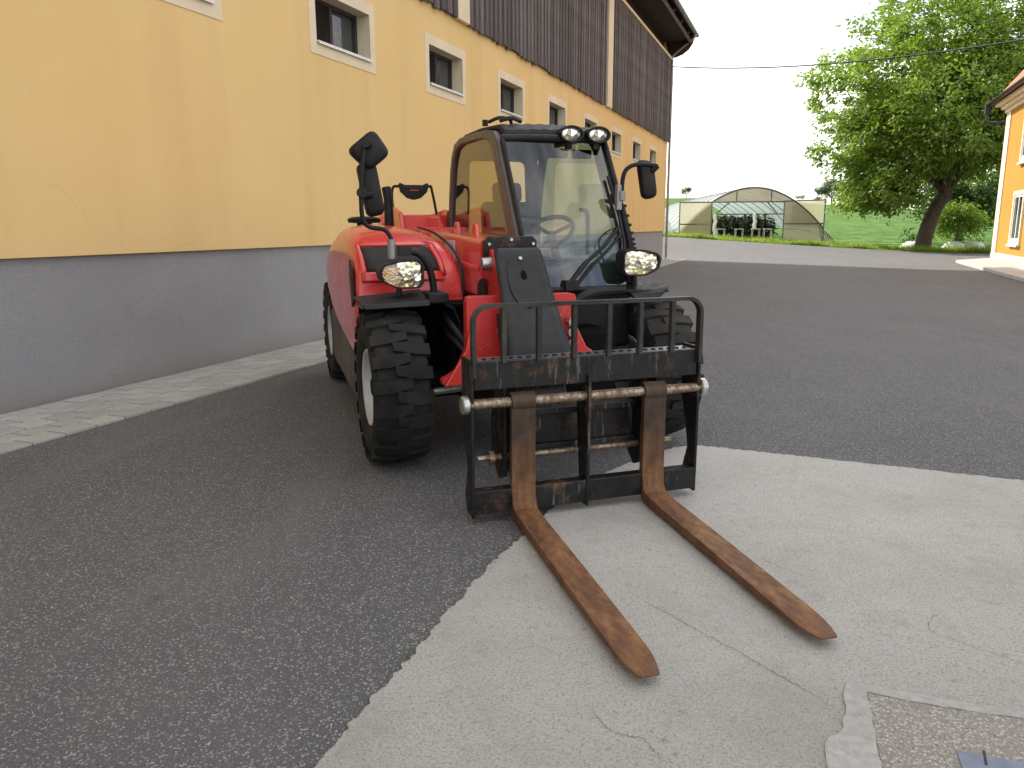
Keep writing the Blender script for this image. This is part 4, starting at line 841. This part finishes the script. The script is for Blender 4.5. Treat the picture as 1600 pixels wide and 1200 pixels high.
# bracket across the boom end
bo = [(-.16, -.03), (-.16, .10), (-.135, .125), (.135, .125), (.16, .10), (.16, .045), (.125, .045), (.11, .06), (-.08, .06), (-.105, .035), (-.11, -.03)]
m = MB(); m.prism(bo, .05, (XB, -.17, 1.218), (1, 0, 0), (0, 0, 1)); m.build('end_bracket', M['black_steel'], head, bevel=.005)
for x, z in ((-.135, 1.30), (.135, 1.30), (0, 1.325)):
    m = MB(); m.lathe([(0, .001), (0, .009), (.012, .009)], 8, (XB + x, -.232, z), 'y'); m.build('bolt', M['steel'], head)
m = MB(); m.lathe([(-.05, .001), (-.05, .035), (0, .04), (.02, .04)], 14, (XB - .14, -.25, 1.19)); m.build('pivot_pin', M['steel'], head, smooth=40)
m = MB(); m.prism(rpoly([(-.05, -.12), (.05, -.12), (.06, .05), (-.03, .09)], .03, 3), .03, (XB - .175, -.16, 1.02), (0, 1, 0), (0, 0, 1)); m.build('pivot_plate', M['plastic'], head, bevel=.004)
m = MB(); m.bar((XB - .165, -.50, .93), (XB - .155, -.62, .56), .02, .05); m.build('rubber_strip', M['plastic'], head)
# ---- cab
CX0, CX1 = 0., .80
co = [(-.03, 1.0), (.02, 1.2), (.085, 1.355), (.27, 1.655), (.46, 1.955), (.56, 2.02), (.72, 2.045), (.95, 2.057), (1.40, 2.062), (1.56, 2.03), (1.65, 1.95), (1.70, 1.85), (1.76, 1.60), (1.79, 1.40), (1.80, 1.0)]
ci = [(.12, 1.06), (.17, 1.2), (.25, 1.355), (.43, 1.655), (.58, 1.90), (.66, 1.965), (.78, 1.99), (.97, 2.0), (1.36, 2.005), (1.50, 1.98), (1.58, 1.915), (1.63, 1.83), (1.70, 1.60), (1.735, 1.40), (1.745, 1.06)]
cab = part(MB().ring(co, ci, .06, (CX0 + .0, 0, 0), (0, 1, 0), (0, 0, 1)).ring(co, ci, .06, (CX1 - .06, 0, 0), (0, 1, 0), (0, 0, 1)), 'cab', M['pillar'], smooth=50, bevel=.018, seg=3)
for x, nm in ((CX0 + .025, 'side_window'), (CX1 - .03, 'door_window')):
    m = MB(); cx_, cz_ = .95, 1.55; m.prism([(cx_ + (a - cx_) * 1.015, cz_ + (b - cz_) * 1.02) for a, b in ci], .005, (x, 0, 0), (0, 1, 0), (0, 0, 1)); m.build(nm, M['glass_side'] if x < .4 else M['glass'], cab)
fpz = catmull([Vector((0, a, b)) for a, b in [(-.045, 1.02), (.005, 1.2), (.07, 1.355), (.255, 1.655), (.445, 1.955)]], 5)
m = MB(); m.grid([[Vector((CX0 + .035 + (CX1 - CX0 - .07) * k / 10, p.y - .035 * math.sin(math.pi * k / 10), p.z)) for k in range(11)] for p in fpz]); m.build('windscreen', M['glass'], cab, smooth=180)
m = MB(); m.tube([Vector((CX0 + .035, p.y - .01, p.z)) for p in fpz], .016, 8); m.tube([Vector((CX1 - .035, p.y - .01, p.z)) for p in fpz], .02, 8); m.tube([(CX0 + .03, .45, 1.965), (.4, .405, 1.97), (CX1 - .03, .45, 1.965)], .022, 8, 4); m.tube([(CX0 + .03, -.05, 1.01), (.4, -.09, 1.01), (CX1 - .03, -.05, 1.01)], .02, 8, 4); m.build('screen_seal', M['plastic'], cab, smooth=60)
m = MB(); rws = []
for y, z in [(.46, 1.965), (.50, 2.02), (.60, 2.065), (.95, 2.085), (1.40, 2.085), (1.58, 2.05), (1.68, 1.95)]: rws.append([Vector((CX0 + .05 + (CX1 - CX0 - .10) * k / 16, y, z + .012 * math.sin(math.pi * k / 16) + (.006 if k % 2 else 0) * (z > 2.0))) for k in range(17)])
m.grid(rws); rf = m.build('cab_roof', M['plastic'], cab, smooth=20); sm = rf.modifiers.new('thick', 'SOLIDIFY'); sm.thickness = .03; sm.offset = -1
m = MB(); m.tube([(.04, .75, 2.10), (.10, .70, 2.125), (.18, .72, 2.12), (.22, .80, 2.10)], .012, 6, 4); m.tube([(.03, .8, 2.08), (.03, .8, 2.12)], .02, 6); m.tube([(.09, .66, 2.10), (.16, .62, 2.115), (.24, .66, 2.10)], .014, 6, 4); m.build('roof_cable', M['plastic'], cab, smooth=60)
for x in (.493, .688):
    m = MB(); E = [(.085 * math.cos(2 * math.pi * k / 24), .055 * math.sin(2 * math.pi * k / 24)) for k in range(24)]; m.ring(E, [(a * .84, b * .8) for a, b in E], .05, (0, 0, 0), (1, 0, 0), (0, 0, 1)); m.prism([(a * .96, b * .96) for a, b in E], .06, (0, .0, 0), (1, 0, 0), (0, 0, 1), (0, 1, 0)); m.b2((-.02, .0, -.09), (.02, .04, -.03))
    wl = m.build('work_light', M['plastic'], cab, smooth=40, bevel=.004); wl.location = (x, .40, 1.995)
    m = MB(); m.add([(a * .84, -.03, b * .8) for a, b in E] + [(a * .4, -.044, b * .4) for a, b in E] + [(0, -.046, 0)], [(i, (i + 1) % 24, (i + 1) % 24 + 24, i + 24) for i in range(24)] + [(24 + i, 24 + (i + 1) % 24, 48) for i in range(24)]); m.build('lens', M['lens'], wl, smooth=60)
m = MB(); m.b2((.55, .41, 1.97), (.64, .46, 2.02)); m.build('light_bracket', M['plastic'], cab)
# rear frame and interior
m = MB(); o4 = [(CX0 + .06, 1.0), (CX1 - .06, 1.0), (CX1 - .06, 2.03), (CX0 + .06, 2.03)]; i4 = [(CX0 + .14, 1.33), (CX1 - .14, 1.33), (CX1 - .16, 1.92), (CX0 + .16, 1.92)]; m.ring(rpoly(o4, .05, 3), rpoly(i4, .05, 3), .06, (0, 1.72, 0), (1, 0, 0), (0, 0, 1)); m.build('rear_frame', M['seat'], cab, bevel=.01)
m = MB(); m.b2((CX0 + .02, .0, .62), (CX1 - .02, 1.78, 1.0)); m.build('cab_floor', M['plastic'], cab, bevel=.03)
m = MB(); m.prism([(.02, 1.0), (-.02, 1.05), (.10, 1.17), (.28, 1.19), (.34, 1.0)], .44, (.30, 0, 0), (0, 1, 0), (0, 0, 1)); m.build('dashboard', M['plastic'], cab, bevel=.02)
m = MB(); m.box((.40, 1.15, 1.10), (.46, .46, .14)); m.box((.40, 1.40, 1.36), (.44, .12, .46), Matrix.Rotation(R(-10), 3, 'X')); m.box((.40, 1.45, 1.66), (.24, .09, .16), Matrix.Rotation(R(-10), 3, 'X')); m.build('seat', M['seat'], cab, bevel=.04, seg=3)
sw = MB(); rot = Matrix.Rotation(R(-38), 3, 'X'); cs = Vector((.42, .56, 1.36))
sw.tube([cs + rot @ Vector((.165 * math.cos(2 * math.pi * k / 28), .165 * math.sin(2 * math.pi * k / 28), 0)) for k in range(29)], .016, 8)
for a in (R(90), R(210), R(330)): sw.tube([cs + rot @ Vector((0, 0, -.02)), cs + rot @ Vector((.16 * math.cos(a), .16 * math.sin(a), 0))], .014, 6)
sw.tube([cs + rot @ Vector((0, 0, -.01)), cs + rot @ Vector((0, 0, -.35))], .03, 8); sw.build('steering_wheel', M['plastic'], cab, smooth=60)
m = MB(); m.tube([(.70, .55, 1.2), (.70, .55, 1.42), (.68, .53, 1.5), (.62, .5, 1.51)], .016, 8, 4); m.tube([(.16, 1.0, 1.15), (.16, .98, 1.40)], .014, 8); m.box((.16, .98, 1.42), (.04, .05, .07)); m.build('lever', M['plastic'], cab, smooth=50)
m = MB(); m.b2((.40, .58, 1.86), (.56, .62, 1.92)); m.b2((.60, .58, 1.86), (.74, .62, 1.92)); m.build('sun_visor', M['plastic'], cab, bevel=.01)
def ws(x, s):   # point just in front of the windscreen, s = 0 bottom .. 1 top
    k = s * (len(fpz) - 1); i = min(int(k), len(fpz) - 2); p = fpz[i].lerp(fpz[i + 1], k - i); u = (x - CX0 - .035) / (CX1 - CX0 - .07); return Vector((x, p.y - .035 * math.sin(math.pi * max(0, min(1, u))) - .03, p.z))
m = MB(); m.tube([ws(.30, .06), ws(.42, .22), ws(.56, .38), ws(.70, .54)], .012, 6); m.tube([ws(.35, .05), ws(.47, .2), ws(.60, .36), ws(.71, .50)], .009, 6); m.tube([ws(.71, .80), ws(.72, .60), ws(.715, .42), ws(.70, .28)], .011, 6); m.box(ws(.30, .04), (.09, .06, .06)); m.tube([ws(.55, .2), ws(.52, .4), ws(.58, .5), ws(.70, .54)], .005, 6, 4); m.build('wiper', M['plastic'], cab, smooth=60)
m = MB(); m.tube([Vector((CX1 - .02, p.y + .0, p.z)) for p in fpz[3:14]], .016, 6)
for p in fpz[3:14]: m.box((CX1 - .02, p.y - .02, p.z), (.03, .03, .018))
m.build('door_hinge_strip', M['plastic'], cab)
# ---- fork carriage
FC = -.054; HWd = .60
car = part(MB().b2((FC - HWd, -1.20, .05), (FC + HWd, -1.135, .165)), 'fork_carriage', M['black_steel'], bevel=.006)
def cy(z): return -1.155 - .03 * z
m = MB(); m.b2((FC - HWd + .012, cy(.7) - .02, .655), (FC + HWd - .012, cy(.7) + .012, .788)); m.build('upper_beam', M['black_steel'], car, bevel=.005)
MB().b2((FC - HWd + .012, cy(.7) + .014, .765), (FC + HWd - .012, cy(.7) + .13, .785)).build('tread_plate', M['tread'], car, bevel=.003)
m = MB()
for k in range(26): m.lathe([(0, .012), (.006, .012), (.006, .008), (0, .008)], 8, (FC - .56 + k * .0447, cy(.7) + .06, .785), 'z')
m.build('tread_studs', M['plate'], car)
for s in (-1, 1):
    x = FC + s * HWd; sp_ = [(cy(0) - .045, .035), (cy(0) + .05, .04), (cy(0) + .08, .12), (cy(0) + .03, .26), (cy(0) + .06, .40), (cy(0) + .11, .55), (cy(0) + .11, .80), (cy(.7) - .03, .80)]
    m = MB(); m.prism(sp_, .016, (x - .008, 0, 0), (0, 1, 0), (0, 0, 1)); m.build('side_plate', M['black_steel'], car, bevel=.004)
m = MB(); zg = 1.055; gy = cy(1) - .015; RAD = .075; path = [(-HWd + .009, .72)]
path += [(-HWd + .009 + RAD - RAD * math.cos(a), zg - .009 - RAD + RAD * math.sin(a)) for a in np.linspace(0, math.pi / 2, 9)]
path += [(-x, z) for x, z in path[::-1]]
rws = []
for k, (x, z) in enumerate(path):
    a, b = path[max(k - 1, 0)], path[min(k + 1, len(path) - 1)]; d = Vector((b[0] - a[0], b[1] - a[1])).normalized(); nx, nz_ = -d.y * .009, d.x * .009
    rws.append([(FC + x + nx, gy - .02, z + nz_), (FC + x + nx, gy + .02, z + nz_), (FC + x - nx, gy + .02, z - nz_), (FC + x - nx, gy - .02, z - nz_), (FC + x + nx, gy - .02, z + nz_)])
m.grid(rws); m.build('guard_rail', M['black_edge'], car, smooth=40)
for x in (-.498, -.325, -.146, .035, .204, .381):
    m = MB(); m.b2((x - .012, gy - .014, .78), (x + .012, gy + .016, zg - .012)); m.build('guard_bar', M['black_edge'], car, bevel=.003)
m = MB(); m.prism([(cy(0) - .05, .03), (cy(0) + .03, .03), (cy(0) + .06, .3), (cy(0) + .09, .60), (cy(.7) + .02, .675), (cy(.7) - .045, .70), (cy(.6) - .05, .6)], .016, (-.075, 0, 0), (0, 1, 0), (0, 0, 1)); m.build('middle_plate', M['black_steel'], car, bevel=.004)
m = MB(); m.tube([(FC - HWd - .04, cy(.59) - .01, .588), (FC + HWd + .02, cy(.59) - .01, .588)], .024, 14); m.build('fork_shaft', M['shaft'], car, smooth=40)
for s in (-1, 1):
    m = MB(); m.lathe([(-.018, .001), (-.018, .038), (-.012, .044), (.012, .044), (.018, .038), (.018, .001)], 18, (FC + s * (HWd + .03), cy(.59) - .01, .588)); m.build('shaft_nut', M['steel'], car, smooth=35)
m = MB(); m.tube([(FC - .45, cy(.28) + .10, .285), (FC + .53, cy(.28) + .10, .285)], .017, 12); m.build('lower_rod', M['shaft'], car, smooth=40)
m = MB(); m.lathe([(-.012, .001), (-.012, .035), (.012, .035), (.012, .001)], 14, (FC - .47, cy(.28) + .10, .285)); m.tube([(FC - .54, cy(.28) + .1, .285), (FC - .44, cy(.28) + .1, .285)], .014, 8); m.build('hitch_washer', M['shaft'], car, smooth=35)
m = MB(); m.b2((FC - .30, -1.03, .32), (FC + .32, -.99, .50)); m.b2((FC - .30, -1.08, .485), (FC + .32, -.985, .515)); m.b2((FC - .30, -1.06, .30), (FC + .32, -.985, .33)); m.build('hitch_crossplate', M['black_steel'], car, bevel=.005)
for x in (FC - .42, FC - .36, FC + .33, FC + .40):
    m = MB(); m.prism([(-1.12, .20), (-1.02, .16), (-.92, .25), (-.90, .45), (-.98, .64), (-1.12, .66)], .018, (x, 0, 0), (0, 1, 0), (0, 0, 1)); m.build('hitch_plate', M['black_steel'], car, bevel=.004)
m = MB(); m.b2((XB - .2, -.98, .25), (XB + .2, -.78, .42)); m.build('coupler', M['mud'], car, bevel=.02)
# forks
def fork(xh, tipx):
    FWd, TH = .118, .042; m = MB()
    y0 = -1.21; ln = 1.48
    # side profile (y, z, half width) swept: shank, heel, blade
    outer = [(y0 - .0, .57), (y0 - .0, .16), (y0 - .012, .098), (y0 - .04, .072), (y0 - .10, .066), (y0 - .8, .062), (y0 - 1.25, .056), (y0 - 1.46, .050)]
    inner = [(y0 + TH, .57), (y0 + TH, .10), (y0 + .025, .052), (y0 - .005, .027), (y0 - .08, .020), (y0 - .8, .026), (y0 - 1.25, .036), (y0 - 1.46, .042)]
    hw = [.059, .059, .059, .059, .059, .059, .059, .030]
    # extra stations for the rounded tip
    def ins(L, a, b, t): return tuple(a_ + (b_ - a_) * t for a_, b_ in zip(L[a], L[b]))
    o2, i2, h2 = outer[:7], inner[:7], hw[:7]
    for t_, wv_ in ((.28, .059), (.5, .0565), (.72, .049), (.9, .040), (.985, .034), (1., .028)): o2.append(ins(outer, 6, 7, t_)); i2.append(ins(inner, 6, 7, t_)); h2.append(wv_)
    vs, fs = [], []; n = len(o2)
    for (a, b), (c, d), q in zip(o2, i2, h2): vs += [(-q, a, b), (q, a, b), (q, c, d), (-q, c, d)]
    for i in range(n - 1):
        for k in range(4): fs.append((i * 4 + k, i * 4 + (k + 1) % 4, (i + 1) * 4 + (k + 1) % 4, (i + 1) * 4 + k))
    fs += [(0, 1, 2, 3), ((n - 1) * 4 + 3, (n - 1) * 4 + 2, (n - 1) * 4 + 1, (n - 1) * 4)]
    m.add(vs, fs); m.v = [(x, y - y0, z) for x, y, z in m.v]
    o = m.build('fork', M['rust'], car, bevel=.006); o.location = (xh, y0, 0); o.rotation_euler = (0, 0, math.atan2(tipx - xh, 1.46)); 
    h = MB(); h.lathe([(-.058, .03), (-.058, .045), (.058, .045), (.058, .03)], 18, (0, .032, .588)); h.build('fork_hook', M['rust_dark'], o, smooth=40, bevel=.003)
    return o
fork(-.405, -.512); fork(.295, .160)
